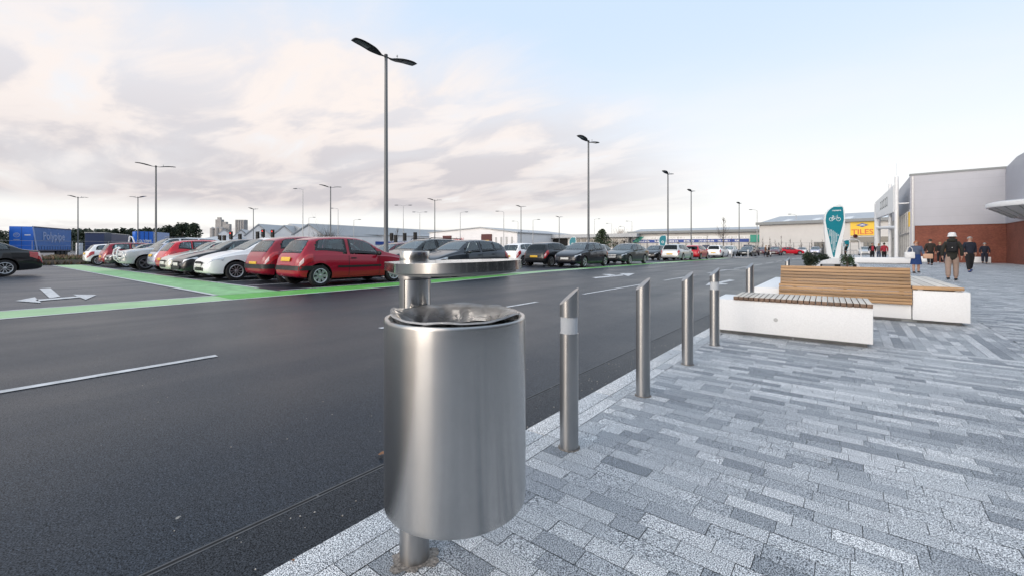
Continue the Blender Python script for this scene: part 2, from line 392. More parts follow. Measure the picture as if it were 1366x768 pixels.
# ------------------------------------------------------------------ sky and light
def build_world():
    w = bpy.data.worlds.new("World"); sc.world = w; w.use_nodes = True
    nt = w.node_tree; L = nt.links; bg = nt.nodes['Background']
    sky = N(nt, 'ShaderNodeTexSky', sky_type='NISHITA'); sky.sun_disc = False
    sky.sun_elevation = R(14); sky.sun_rotation = R(SUN_HEADING); sky.air_density = 1.; sky.dust_density = 2.
    tc = N(nt, 'ShaderNodeTexCoord'); gen = tc.outputs['Generated']
    sep = N(nt, 'ShaderNodeSeparateXYZ'); L.new(gen, sep.inputs[0])
    def math_(op, a, b=None, c=None, clamp=False):
        n = N(nt, 'ShaderNodeMath', operation=op); n.use_clamp = clamp
        for i, x in enumerate((a, b, c)):
            if x is None: continue
            if isinstance(x, (int, float)): n.inputs[i].default_value = x
            else: L.new(x, n.inputs[i])
        return n.outputs[0]
    def mrange(x, a, b, c=0., d=1., smooth=True):
        n = N(nt, 'ShaderNodeMapRange'); n.interpolation_type = 'SMOOTHSTEP' if smooth else 'LINEAR'
        n.inputs['From Min'].default_value = a; n.inputs['From Max'].default_value = b; n.inputs['To Min'].default_value = c; n.inputs['To Max'].default_value = d
        L.new(x, n.inputs['Value']); return n.outputs['Result']
    def mix(f, a, b):
        n = N(nt, 'ShaderNodeMix', data_type='RGBA'); 
        if isinstance(f, (int, float)): n.inputs[0].default_value = f
        else: L.new(f, n.inputs[0])
        for i, x in ((6, a), (7, b)):
            if isinstance(x, tuple): n.inputs[i].default_value = (*x, 1)
            else: L.new(x, n.inputs[i])
        return n.outputs[2]
    z = math_('MAXIMUM', sep.outputs['Z'], 0.)
    # clear air: nishita, whitened by high thin haze
    nis = N(nt, 'ShaderNodeVectorMath', operation='SCALE'); L.new(sky.outputs['Color'], nis.inputs[0]); nis.inputs['Scale'].default_value = .11
    haze_col = mix(mrange(z, .0, .5), (.90, .885, .862), (.575, .70, .865))
    base = mix(.88, nis.outputs['Vector'], haze_col)
    # cloud layer seen in perspective: project the direction on a plane overhead
    den = math_('ADD', z, .13)
    px = math_('DIVIDE', sep.outputs['X'], den); py = math_('DIVIDE', sep.outputs['Y'], den)
    cb = N(nt, 'ShaderNodeCombineXYZ'); L.new(px, cb.inputs['X']); L.new(py, cb.inputs['Y'])
    mp = N(nt, 'ShaderNodeMapping'); mp.inputs['Rotation'].default_value = (0, 0, R(-25)); mp.inputs['Scale'].default_value = (.34, .62, 1.); mp.inputs['Location'].default_value = CLOUD_OFF
    L.new(cb.outputs[0], mp.inputs['Vector'])
    nz = N(nt, 'ShaderNodeTexNoise', Scale=1.5, Detail=6., Roughness=.5, Distortion=.2); L.new(mp.outputs['Vector'], nz.inputs['Vector'])
    mp2 = N(nt, 'ShaderNodeMapping'); mp2.inputs['Rotation'].default_value = (0, 0, R(-25)); mp2.inputs['Scale'].default_value = (.9, 1.7, 1.); L.new(cb.outputs[0], mp2.inputs['Vector'])
    nf = N(nt, 'ShaderNodeTexNoise', Scale=1.25, Detail=8., Roughness=.55, Distortion=.4); L.new(mp2.outputs['Vector'], nf.inputs['Vector'])
    # heading: how far to the west (left of the road) a direction points
    hl = math_('SQRT', math_('ADD', math_('MULTIPLY', sep.outputs['X'], sep.outputs['X']), math_('MULTIPLY', sep.outputs['Y'], sep.outputs['Y'])))
    hl = math_('MAXIMUM', hl, .001)
    west = math_('DIVIDE', math_('ADD', math_('MULTIPLY', sep.outputs['X'], -.94), math_('MULTIPLY', sep.outputs['Y'], .34)), hl)
    elev = math_('DIVIDE', z, hl)                      # tangent of the elevation
    up_edge = mrange(west, .45, 1.02, .14, .50, False)      # the bank reaches higher towards the west
    top = math_('SUBTRACT', up_edge, elev)
    bank_top = mrange(math_('ADD', top, math_('MULTIPLY', math_('SUBTRACT', nf.outputs['Fac'], .5), .35)), -.14, .12)
    bank_low = mrange(math_('ADD', elev, math_('MULTIPLY', math_('SUBTRACT', nf.outputs['Fac'], .5), .03)), .062, .10)
    bank_w = mrange(west, .46, .84)
    bank = math_('MULTIPLY', math_('MULTIPLY', bank_top, bank_low), bank_w)
    veil = math_('MULTIPLY', mrange(nz.outputs['Fac'], .44, .68), mrange(west, -.2, .9, .3, .62))
    veil_low = mrange(elev, .03, .2)
    veil = math_('MULTIPLY', veil, veil_low)
    soft = math_('MULTIPLY', bank, mrange(nz.outputs['Fac'], .30, .52, .62, 1.))
    # colours
    bank_col = mix(mrange(elev, .09, .42), (.49, .46, .48), (.685, .665, .685))
    bank_col = mix(math_('MULTIPLY', mrange(nf.outputs['Fac'], .43, .57), mrange(elev, .10, .30, .45, .95)), bank_col, (.80, .72, .675))
    veil_col = (.80, .765, .76)
    c = mix(math_('MULTIPLY', veil, .55), base, veil_col)
    c = mix(math_('MULTIPLY', math_('MULTIPLY', soft, .92), mrange(nf.outputs['Fac'], .72, .56, .45, 1.)), c, bank_col)
    # thin long streak low above the horizon
    st = math_('MULTIPLY', mrange(elev, .022, .032), mrange(elev, .05, .04))
    st = math_('MULTIPLY', math_('MULTIPLY', st, mrange(nf.outputs['Fac'], .35, .6)), mrange(west, .8, .97))
    c = mix(math_('MULTIPLY', st, .7), c, (.56, .53, .535))
    # the low sun's glow behind thin cloud, back along the road
    sd = (math.sin(R(SUN_HEADING)), math.cos(R(SUN_HEADING)), .22)
    dp = N(nt, 'ShaderNodeVectorMath', operation='DOT_PRODUCT'); L.new(gen, dp.inputs[0]); dp.inputs[1].default_value = Vector(sd).normalized()
    glow = mrange(dp.outputs['Value'], .70, 1.)
    gl = N(nt, 'ShaderNodeVectorMath', operation='SCALE'); gl.inputs[0].default_value = (1.9, 1.6, 1.35); L.new(glow, gl.inputs['Scale'])
    add = N(nt, 'ShaderNodeVectorMath', operation='ADD'); L.new(c, add.inputs[0]); L.new(gl.outputs['Vector'], add.inputs[1])
    L.new(add.outputs['Vector'], bg.inputs['Color']); bg.inputs['Strength'].default_value = 1.
    w.cycles.sampling_method = 'MANUAL'; w.cycles.sample_map_resolution = 512
    sun = bpy.data.lights.new('sun', 'SUN'); so = bpy.data.objects.new('sun', sun); col.objects.link(so)
    sun.energy = .6; sun.angle = R(28); sun.color = (1., .93, .85)
    d = Vector((math.sin(R(SUN_HEADING)), math.cos(R(SUN_HEADING)), math.tan(R(14)))).normalized()
    so.rotation_euler = d.to_track_quat('Z', 'Y').to_euler(); so.location = (0, -20, 20)
SUN_HEADING = 184.0; CLOUD_OFF = (.35, .2, 0)
build_world()
vs_ = sc.view_settings; vs_.view_transform = 'Standard'; vs_.look = 'None'; vs_.gamma = 1; vs_.exposure = .35; vs_.use_curve_mapping = False
sc.cycles.max_bounces = 6; sc.cycles.sample_clamp_indirect = 5.

# ------------------------------------------------------------------ ground, road, kerb, paving
KX = -1.59
def struct(name, mb, m, **kw):
    o = mb.build(name, m, **kw); o['kind'] = 'structure'; return o

MB_ = MB
struct('ground', MB().sheet([(-900, -500), (900, -500), (900, 1300), (-900, 1300)], ROAD - .012), m_park)
struct('road', MB().sheet([(-11.6, -60), (KX - .36, -60), (KX - .36, 100), (-11.6, 100)], ROAD - .004), m_road)
struct('channel_strip', MB().sheet([(KX - .36, -60), (KX + .02, -60), (KX + .02, 100), (KX - .36, 100)], ROAD - .004), m_strip)

mb = MB(); y = -60.
while y < 100:
    mb.bevbox(KX, KX + .137, y, y + .906, -.25, -.001, .006); y += .914
kerb = struct('kerb', mb, m_kerb, smooth=30)
a = kerb.data.attributes.new('tone', 'FLOAT', 'FACE')
tv = []
for i in range(len(kerb.data.polygons)):
    tv.append(.86 + .1 * math.sin(i // 26 * 2.3))
a.data.foreach_set('value', tv)
struct('paving_bed', MB().box(KX + .02, 40, -60, 115, -.26, -.010), m_joint)

def pavers():
    rng = np.random.default_rng(11)
    X0, X1, Y0, Y1 = KX + .142, 10.5, -1.6, 48.0
    V = []; T = []
    g = .0013
    def quad(x0, x1, y0, y1, t):
        z = rng.uniform(-.0012, .0); tx = rng.normal(0, .0004)
        V.append(((x0 + g, y0 + g, z + tx), (x1 - g, y0 + g, z - tx), (x1 - g, y1 - g, z - tx), (x0 + g, y1 - g, z + tx))); T.append(t)
    def tones():
        t = rng.choice([.08, .3, .52, .72, .93], p=[.14, .24, .27, .22, .13])
        return t
    # header course along the kerb
    y = Y0
    while y < Y1:
        l = rng.choice([.24, .32, .4]); quad(X0, X0 + .098, y, y + l, rng.choice([.5, .75, .95])); y += l
    xs = X0 + .10
    # rows across the paving; round the benches a panel turns to run along the road
    PX, PY0, PY1 = 1.55, 6.5, 13.5
    def rows(xa, y0, y1, k=1.):
        y = y0
        while y < y1:
            w = .0915 if y < 26 else .183
            x = xa - rng.uniform(0, .2); t = tones()
            while x < X1:
                l = rng.choice([.13, .16, .19, .22, .25, .28]) * (1 if y < 26 else 1.8)
                if rng.random() < .78: t = tones()
                if x + l > xa + .03: quad(max(x, xa), x + l, y, y + w, min(1, max(0, t + rng.normal(0, .06))))
                x += l
            y += w
        return y
    ya = rows(xs, Y0, PY0)
    rows(PX, ya, PY1); rows(xs, PY1, Y1)
    x = xs
    while x < PX - .02:
        w = min(.0915, PX - x); yy = ya; t = tones()
        while yy < PY1:
            l = rng.choice([.16, .2, .24, .28, .32])
            if rng.random() < .6: t = tones()
            quad(x, x + w, yy, min(yy + l, PY1), min(1, max(0, t + rng.normal(0, .06)))); yy += l
        x += w
    Va = np.array(V, dtype=np.float32).reshape(-1, 3); n = len(V)
    me = bpy.data.meshes.new('paving'); me.vertices.add(n * 4); me.vertices.foreach_set('co', Va.ravel())
    me.loops.add(n * 4); me.loops.foreach_set('vertex_index', np.arange(n * 4, dtype=np.int32))
    me.polygons.add(n); me.polygons.foreach_set('loop_start', np.arange(0, n * 4, 4, dtype=np.int32)); me.polygons.foreach_set('loop_total', np.full(n, 4, dtype=np.int32))
    me.update(); at_ = me.attributes.new('tone', 'FLOAT', 'FACE'); at_.data.foreach_set('value', np.array(T, dtype=np.float32))
    me.materials.append(m_paver); me.validate()
    o = bpy.data.objects.new('paving', me); col.objects.link(o); o['kind'] = 'structure'
    # the plaza beyond: larger cells of the same stone
    mb = MB(); T2 = []
    def far(x0, x1, y0, y1):
        nx = max(1, int((x1 - x0) / .5)); ny = max(1, int((y1 - y0) / .9))
        for i in range(nx):
            for j in range(ny):
                xa = x0 + (x1 - x0) * i / nx; xb = x0 + (x1 - x0) * (i + 1) / nx; ya = y0 + (y1 - y0) * j / ny; yb = y0 + (y1 - y0) * (j + 1) / ny
                mb.sheet([(xa, ya), (xb, ya), (xb, yb), (xa, yb)], -.002); T2.append(rng.uniform(.2, .85))
    far(X1, 16, -1.6, 52); far(KX + .15, 16, 48, 112)
    o2 = mb.build('plaza', m_paver, fix=False); o2['kind'] = 'structure'
    a2 = o2.data.attributes.new('tone', 'FLOAT', 'FACE'); a2.data.foreach_set('value', T2)
    struct('back_paving', MB().sheet([(KX + .15, -60), (40, -60), (40, -1.62), (KX + .15, -1.62)], -.003), m_joint2)
m_joint2 = mat('plain_granite', (.33, .34, .36), .7, var=.15, vscale=3)
pavers()

# slot drain
mb = MB()
mb.box(-1.976, -1.967, -60, 100, ROAD - .1, ROAD - .0030, 0); mb.box(-1.953, -1.944, -60, 100, ROAD - .1, ROAD - .0030, 0)
mb.box(-1.9669, -1.9531, -60, 100, ROAD - .1, ROAD - .0036, 1)
y = -3.
while y < 40:
    mb.box(-1.9668, -1.9532, y, y + .010, ROAD - .1, ROAD - .0032, 0); y += 1.0
dr = mb.build('slot_drain', [m_slot, m_dark]); tag(dr, 'long steel slot drain set in the asphalt beside the kerb', 'drain')

# painted markings
def marking(name, polys, m, z=ROAD + .002):
    mb = MB()
    for p in polys: mb.sheet(p, z)
    return struct(name, mb, m)
def rect(x0, x1, y0, y1): return [(x0, y0), (x1, y0), (x1, y1), (x0, y1)]
yy = 1.64 - 4.0
for k in range(14):
    y0 = 1.64 - 4.0 + 6.05 * k
    marking('lane_line', [rect(-5.44, -5.34, y0, y0 + 4.0)], m_white_line)
# broad green footway beside the bays, bending a little past the first rows
gi = lambda y: -11.02 - .12 * max(0, y) / 9 if y < 10 else (-11.15 - .95 * min(1, (y - 10) / 8))
def band(y0, y1, xo, off0=0., off1=0.):
    n = max(2, int((y1 - y0) / 1.)); pts = [(gi(y0 + (y1 - y0) * i / n) - off0, y0 + (y1 - y0) * i / n) for i in range(n + 1)]
    return pts + [((xo if xo else gi(p[1]) - off1), p[1]) for p in pts[::-1]]
marking('green_footway_worn', [band(-14, 3.72, -12.42), band(15.9, 22.9, -12.95), band(34.6, 42.6, -13.1), band(54.5, 61, -13.1)], m_green_pale, ROAD - .000)
marking('green_footway', [band(3.724, 15.896, -12.42), band(22.904, 34.596, -12.95), band(42.604, 54.496, -13.0)], m_green, ROAD - .000)
marking('footway_edge_line', [band(-14, 61, None, -.05, .05), [(-12.46, -14), (-12.46, 3.7), (-12.36, 3.7), (-12.36, -14)]], m_white_line)
# the green path that leaves at a right angle along the bays
marking('green_path', [[(-12.424, 3.85), (-12.424, 5.25), (-31, 5.0), (-31, 3.72)]], m_green_mid, ROAD - .000)
marking('green_path_worn', [[(-31.004, 3.72), (-31.004, 5.0), (-44.5, 4.85), (-44.5, 3.62)]], m_green_pale, ROAD - .000)
marking('path_edge_line', [[(-12.5, 3.85), (-44.5, 3.58), (-44.5, 3.48), (-12.5, 3.73)], [(-13.9, 5.35), (-44.5, 4.98), (-44.5, 4.88), (-13.9, 5.24)]], m_white_line)
bays = []
for k in range(12):
    x = -12.55 - 2.45 * k
    for (a_, b_) in ((5.36, 10.3), (10.4, 16.2)):
        bays.append(rect(x - .05, x + .05, a_, b_))
for k in range(8):
    x = -12.95 - 2.45 * k
    for (a_, b_) in ((22.9, 34.6), (42.6, 54.4), (61, 73)):
        bays.append(rect(x - .05, x + .05, a_, b_))
marking('bay_line', bays, m_white_line)
P = lambda x, y: gp(x, y, ROAD)
marking('turn_arrow', [[P(52.7, 385.0), P(67.4, 384.2), P(80.5, 395.3), P(66, 397.3)],
                       [P(47, 399.4), P(104, 394.8), P(106.5, 396.4), P(50.5, 401.2)][::1],
                       [P(20.5, 401), P(46.5, 396), P(55, 403.6)], [P(129, 393), P(97.4, 392.6), P(114.2, 399.4)]], m_white_line)
marking('lane_arrow', [[P(790, 370.2), P(795, 371.4), P(832, 367.6), P(830, 366.4)], [P(847, 364.8), P(826, 364.9), P(838, 368.6)], [P(802, 366.0), P(813, 365.8), P(823, 367.2), P(815, 368.2)]], m_white_line)
marking('lane_arrow', [[P(941, 380.8), P(946, 376.8), P(956, 380.4)], [P(949, 378.2), P(953, 379.4), P(981, 374), P(973, 373)], [P(957, 379.6), P(959.5, 377.8), P(972, 378.2), P(968, 379.6)]], m_white_line)
for (x0, x1, y0, y1) in ((905, 920, 371.5, 370.5), (960, 985, 360.6, 359.6), (1040, 1060, 349.6, 349.1), (1055, 1070, 345.9, 345.6)):
    marking('give_way_line', [[P(x0, y0), P(x1, y0 - 1.), P(x1 + 3, y1 - .6), P(x0 + 3, y1 + .4)]], m_white_line)

# traffic island with two bollards at the far crossing
def rounded(x0, x1, y0, y1, r, n=6):
    pts = []
    for (cx, cy, a0) in ((x1 - r, y1 - r, 0), (x0 + r, y1 - r, 90), (x0 + r, y0 + r, 180), (x1 - r, y0 + r, 270)):
        for i in range(n + 1):
            a = R(a0 + 90 * i / n); pts.append((cx + r * math.cos(a), cy + r * math.sin(a)))
    return pts
ix, iy = at(985, 58)
struct('traffic_island', MB().prism(rounded(ix - 4.2, ix + 2.2, iy - 1.3, iy + 1.6, 1.2), ROAD - .02, ROAD + .11), m_joint2)
# ------------------------------------------------------------------ litter bin
def circ(cx, cy, r, n, a0=0, a1=360):
    return [(cx + r * math.cos(R(a0 + (a1 - a0) * i / (n - 1))), cy + r * math.sin(R(a0 + (a1 - a0) * i / (n - 1)))) for i in range(n)]
BX, BY = at(608.5, 1.355); PX, PY = at(553, 1.56)
BR = .22; Z0, Z1 = .344, .912
root = empty('litter_bin', (PX, PY, 0), 0, 'round brushed stainless steel litter bin hung on a post with a flat lid', 'litter bin')
bx, by = BX - PX, BY - PY
T = Matrix.Translation((bx, by, 0))
mb = MB()
prof = [(BR - .022, Z0 + .02), (BR - .012, Z0 + .004), (BR - .006, Z0), (BR - .001, Z0 + .004), (BR, Z0 + .012)]
prof += [(BR, Z0 + .02 + (Z1 - Z0 - .03) * i / 10) for i in range(11)]
prof += [(BR - .0007, Z1 - .003), (BR - .003, Z1), (BR - .0125, Z1), (BR - .015, Z1 - .003), (BR - .015, Z0 + .03), (0, Z0 + .03)]
mb.lathe(prof, 128)
o = mb.build('body', m_steel, root, smooth=40); o.location = (bx, by, 0)
mb = MB(); mb.lathe([(0, Z0 + .014), (BR - .014, Z0 + .014), (BR - .013, Z0 + .01), (0, Z0 + .01)], 48)
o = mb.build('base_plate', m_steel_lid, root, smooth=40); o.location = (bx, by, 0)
mb = MB().lathe([(0, -.02), (.0535, -.02), (.0535, 1.05), (0, 1.05)], 64)
mb.build('post', m_steel_b, root, smooth=40)
mb = MB()       # lock housing on the front of the post and a seam
ang = math.atan2(by, bx)
pts = circ(0, 0, .0590, 24, math.degrees(ang) - 62, math.degrees(ang) + 70); inn = circ(0, 0, .0538, 24, math.degrees(ang) - 62, math.degrees(ang) + 70)[::-1]
mb.prism(pts + inn, .70, 1.012)
mb.build('lock_plate', m_steel_l, root, smooth=40)
for a_ in (-62, 70):
    e_ = R(math.degrees(ang) + a_); M_ = Matrix.Rotation(e_, 4, 'Z'); MB().box(.0536, .0594, -.0014, .0014, .69, 1.0115, M=M_ @ Matrix.Translation((0, (-.0018 if a_ < 0 else .0018), 0))).build('plate_seam', m_dark, root)
MB().prism(circ(0, 0, .0592, 24, math.degrees(ang) - 62, math.degrees(ang) + 70) + circ(0, 0, .0537, 24, math.degrees(ang) - 62, math.degrees(ang) + 70)[::-1], 1.0121, 1.0145).build('plate_seam', m_dark, root)
mb = MB().lathe([(.0536, 1.0146), (.0585, 1.0146), (.0585, 1.037), (.0536, 1.037)], 64, closed=True)
mb.build('collar', m_steel_b, root, smooth=40)
# lid: hull of a circle round the post and a circle over the bin
def hull(c1, r1, c2, r2, n=40):
    pts = circ(c1[0], c1[1], r1, n) + circ(c2[0], c2[1], r2, n)
    pts = sorted(set((round(x, 6), round(y, 6)) for x, y in pts))
    def half(ps):
        h = []
        for p in ps:
            while len(h) > 1 and (h[-1][0] - h[-2][0]) * (p[1] - h[-2][1]) - (h[-1][1] - h[-2][1]) * (p[0] - h[-2][0]) <= 0: h.pop()
            h.append(p)
        return h
    a, b = half(pts), half(pts[::-1]); return a[:-1] + b[:-1]
ox, oy = bx + RT[0] * .034 + FW[0] * .03, by + RT[1] * .034 + FW[1] * .03
lid = hull((0, 0), .078, (ox, oy), .205, 64)
und = hull((0, 0), .066, (ox, oy), .185, 64)
mb = MB(); mb.prism(lid, 1.047, 1.075, mi=0)
tp = hull((0, 0), .0755, (ox, oy), .2025, 64)
lo = mb.build('lid', m_steel_l, root, smooth=30)
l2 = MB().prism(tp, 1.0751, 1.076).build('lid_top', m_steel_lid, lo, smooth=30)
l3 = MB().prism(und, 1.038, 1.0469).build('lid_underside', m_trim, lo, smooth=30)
tilt = Matrix.Rotation(R(-2.0), 4, Vector((by, -bx, 0)).normalized())
lo.location = (0, 0, .0); 
# raise the far right of the lid very slightly
rt = Vector((RT[0], RT[1], 0)); ax = Vector((-FW[0], -FW[1], 0))
lo.rotation_euler = Matrix.Rotation(R(-1.6), 3, -ax).to_euler()
MB().lathe([(0, 1.072), (.053, 1.072), (.0535, 1.075), (.0535, 1.110), (.0525, 1.1125), (0, 1.1125)], 64).build('post_cap', m_steel_l, root, smooth=40)

# clear liner bag
m_bag, nt, b = newmat('clear_bag'); L_ = nt.links; nt.nodes.remove(b)
tc = N(nt, 'ShaderNodeTexCoord'); nz = N(nt, 'ShaderNodeTexNoise', Scale=11., Detail=4., Roughness=.55, Distortion=1.5); L_.new(tc.outputs['Object'], nz.inputs['Vector'])
bp = N(nt, 'ShaderNodeBump', Strength=.7, Distance=.014); L_.new(nz.outputs['Fac'], bp.inputs['Height'])
tr = N(nt, 'ShaderNodeBsdfTransparent'); tr.inputs['Color'].default_value = (.96, .97, .98, 1)
df = N(nt, 'ShaderNodeBsdfTranslucent'); df.inputs['Color'].default_value = (.97, .98, 1., 1); d2 = N(nt, 'ShaderNodeBsdfDiffuse'); d2.inputs['Color'].default_value = (.97, .98, 1., 1)
dm = N(nt, 'ShaderNodeMixShader'); dm.inputs[0].default_value = .7; L_.new(df.outputs[0], dm.inputs[1]); L_.new(d2.outputs[0], dm.inputs[2])
gl = N(nt, 'ShaderNodeBsdfGlossy'); gl.inputs['Roughness'].default_value = .09; L_.new(bp.outputs['Normal'], gl.inputs['Normal'])
fr = N(nt, 'ShaderNodeMapRange'); fr.inputs['From Min'].default_value = .45; fr.inputs['From Max'].default_value = .7; fr.inputs['To Min'].default_value = .03; fr.inputs['To Max'].default_value = .30; L_.new(nz.outputs['Fac'], fr.inputs['Value'])
sz = N(nt, 'ShaderNodeSeparateXYZ'); L_.new(tc.outputs['Object'], sz.inputs[0])
hh = N(nt, 'ShaderNodeMapRange'); hh.inputs['From Min'].default_value = Z1 - .05; hh.inputs['From Max'].default_value = Z1 - .004; hh.inputs['To Min'].default_value = 0.; hh.inputs['To Max'].default_value = .34; L_.new(sz.outputs['Z'], hh.inputs['Value'])
ad_ = N(nt, 'ShaderNodeMath', operation='ADD'); L_.new(fr.outputs['Result'], ad_.inputs[0]); L_.new(hh.outputs['Result'], ad_.inputs[1])
m1 = N(nt, 'ShaderNodeMixShader'); L_.new(ad_.outputs[0], m1.inputs[0]); L_.new(tr.outputs[0], m1.inputs[1]); L_.new(dm.outputs[0], m1.inputs[2])
fz_ = N(nt, 'ShaderNodeFresnel'); fz_.inputs['IOR'].default_value = 1.75; L_.new(bp.outputs['Normal'], fz_.inputs['Normal'])
m2 = N(nt, 'ShaderNodeMixShader'); L_.new(fz_.outputs[0], m2.inputs[0]); L_.new(m1.outputs[0], m2.inputs[1]); L_.new(gl.outputs[0], m2.inputs[2]); L_.new(m2.outputs[0], nt.nodes['Material Output'].inputs['Surface'])
rng = random.Random(4)
def bag_ring(t, k, n):
    a = 2 * pi * k / n
    w1 = .012 * abs(math.sin(3.5 * a + 1.0)) + .006 * abs(math.sin(6.5 * a + 2)) + .002 * math.sin(17 * a)
    hump = .007 * max(0, math.sin(3 * a + 1.2)) ** 2 + .004 * max(0, math.sin(5 * a)) ** 2
    return a, w1, hump
n = 120; rows = []
prof = [(-.30, BR - .045), (-.16, BR - .032), (-.06, BR - .026), (-.014, BR - .024), (.004, BR - .021), (.009, BR - .0185), (.004, BR - .0160), (.002, BR + .0025), (-.004, BR + .003)]
for i, (dz, r) in enumerate(prof):
    ring = []
    for k in range(n + 1):
        a, w1, hump = bag_ring(i, k % n, n)
        fold = (.5 if i < 3 else 1)
        rr = r - (abs(w1) * (1.3 if i < 4 else .15) + (hump * 2.2 if 2 <= i <= 4 else 0))
        if i >= 7: rr = r
        zz = Z1 + dz + (hump * .9 if 3 <= i <= 6 else 0) - (.03 * max(0, math.sin(2 * a + .5)) * (i == 2))
        hem = .5 + .5 * math.sin(2 * a + 3.6) + .3 * math.sin(5 * a)
        if i >= 7: zz = Z1 - .002 - (.001 if hem < .5 else .004 * hem) * (i - 6)
        ring.append((rr * math.cos(a), rr * math.sin(a), zz))
    rows.append(ring)
# only the rim fold where the bag is tucked
bag = MB().grid(rows[:7]).build('bin_liner', m_bag, None, smooth=60, loc=(BX, BY, 0))
tag(bag, 'crumpled clear plastic liner bag inside the open steel litter bin', 'bin bag')
# flaps of loose film hanging inside
mb = MB()
for (a0, a1, dep, rise) in ((178, 262, .14, .026), (285, 378, .17, .016), (62, 120, .05, .011)):
    g = []
    for i in range(9):
        t = i / 8; r_ = []
        for k in range(17):
            a = R(a0 + (a1 - a0) * k / 16); s_ = math.sin(pi * k / 16)
            rad = BR - .018 - t * dep * s_ * 1.0 - .012 * t
            r_.append((rad * math.cos(a), rad * math.sin(a), Z1 + rise * s_ * (1 - t) ** 2 - .004 - .075 * t * t * s_ - .03 * t + .002 * math.sin(9 * t + k)))
        g.append(r_)
    mb.grid(g)
mb.build('loose_flap', m_bag, bag, smooth=60)
# stain ring of dirty mortar around the post foot
mb = MB(); mb.sheet([((.082 + .012 * math.sin(3 * a) + .010 * math.sin(7 * a) + .005 * math.sin(17 * a)) * math.cos(a) + PX, (.082 + .012 * math.sin(3 * a) + .010 * math.sin(7 * a) + .005 * math.sin(17 * a)) * math.sin(a) + PY) for a in [2 * pi * i / 48 for i in range(48)]], .0022)
m_mortar = mat('dirty_mortar', (.25, .225, .20), .95, var=.7, vscale=90, bump=.5, bscale=120)
struct('mortar_collar', mb, m_mortar)

# ------------------------------------------------------------------ bollards
BH = .90; BRAD = .0525
def bollard_proto(lit):
    r = empty('bollard')
    cut = .085
    def shell(z0, ztop_fn, zt=None):
        mb = MB(); n = 40; lo = []; hi = []
        for k in range(n):
            a = 2 * pi * k / n; x, y = BRAD * math.cos(a), BRAD * math.sin(a)
            lo.append((x, y, z0)); hi.append((x, y, ztop_fn(x, y)))
        mb.add(lo + hi, [(k, (k + 1) % n, n + (k + 1) % n, n + k) for k in range(n)] + [tuple(range(n, 2 * n)), tuple(range(n - 1, -1, -1))])
        return mb
    # slanted top: high towards the shops (+x), low towards the road, facing back down the road
    top = lambda x, y: BH - .045 + (x * RT[0] + y * RT[1]) / BRAD * .047
    if not lit:
        shell(-.03, top).build('post', m_steel_b, r, smooth=40)
    else:
        shell(-.03, lambda x, y: .648).build('post', m_steel_b, r, smooth=40)
        shell(.742, top).build('cap', m_steel_b, r, smooth=40)
        mb = MB().lathe([(0, .648), (BRAD - .004, .648), (BRAD - .004, .742), (0, .742)], 32)
        mb.build('light_band', m_band, r, smooth=40)
    mb = MB(); mb.lathe([(BRAD + .0005, .0005), (BRAD + .010, .0008), (BRAD + .009, .003), (BRAD + .0005, .0035)], 28, closed=True)
    mb.build('foot_ring', m_mortar, r, smooth=40)
    return r
plain = bollard_proto(False); lit = bollard_proto(True)
bl = [(2.10, 1, 'steel bollard with a frosted light band, nearest to the litter bin'), (3.20, 0, 'plain slant-cut steel bollard, the second from the litter bin'),
      (4.34, 0, 'plain slant-cut steel bollard, the third from the litter bin'), (5.40, 1, 'steel bollard with a frosted light band beside the white front bench'),
      (7.62, 0, 'plain steel bollard rising behind the left end of the white front bench'), (12.75, 0, 'short looking steel bollard at the left end of the timber backrest')]
used = {0: False, 1: False}
for y, k, lab in bl:
    p = lit if k else plain
    o = p if not used[k] else copy_thing(p)
    used[k] = True; o.location = (-1.252, y, 0); tag(o, lab, 'bollard', 'steel bollards along the kerb')
for px_, d, lab in ((976, 57, 'pale bollard at the left end of the far traffic island'), (998, 57, 'pale bollard at the right of the far traffic island')):
    r = empty('bollard', (*at(px_, d), ROAD + .11)); tag(r, lab, 'bollard', 'bollards on the traffic island')
    MB().lathe([(0, 0), (.09, 0), (.09, .95), (.07, .99), (0, 1.0)], 16).build('post', m_galv, r, smooth=40)
    MB().lathe([(.0905, .74), (.094, .74), (.094, .84), (.0905, .84)], 16, closed=True).build('reflective_band', m_white, r, smooth=40)

# ------------------------------------------------------------------ benches
def set_tone(o, faces_per, seed=1):
    rg = random.Random(seed); a = o.data.attributes.new('tone', 'FLOAT', 'FACE'); n = len(o.data.polygons)
    vals = []
    for i in range(0, n, faces_per):
        t = rg.random(); vals += [t] * min(faces_per, n - i)
    a.data.foreach_set('value', vals)

m_wood_top = wood_material('sheen_top_hardwood', (.66, .595, .51), 1, .35); m_wood_end = wood_material('dark_hardwood_ends', (.17, .105, .07), 1)
def sheen_tops(o):                     # wet sky sheen put into the paler colour of the board tops
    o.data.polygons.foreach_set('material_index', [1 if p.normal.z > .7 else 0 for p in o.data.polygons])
b1 = empty('slab_bench', (-.635, 6.65, 0), R(2.2), 'low white concrete bench with cross slats on top, nearest to the camera', 'bench', 'white concrete benches')
MB().bevbox(-.82, .82, -.37, .36, .045, .455, .008).build('block', m_conc, b1, smooth=30)
MB().box(-.77, .77, -.33, .31, 0, .0449).build('recessed_plinth', m_trim, b1)
mb = MB()
mb.box(-.76, .05, -.345, -.325, .008, .03); mb.box(.07, .77, -.345, -.325, .008, .03)
mb.build('plinth_trim', m_slot, b1)
mb = MB(); ns = 24
for i in range(ns):
    x0 = -.60 + 1.42 * i / ns
    mb.bevbox(x0 + .004, x0 + 1.42 / ns - .003, -.385, .34, .4555, .502, .004)
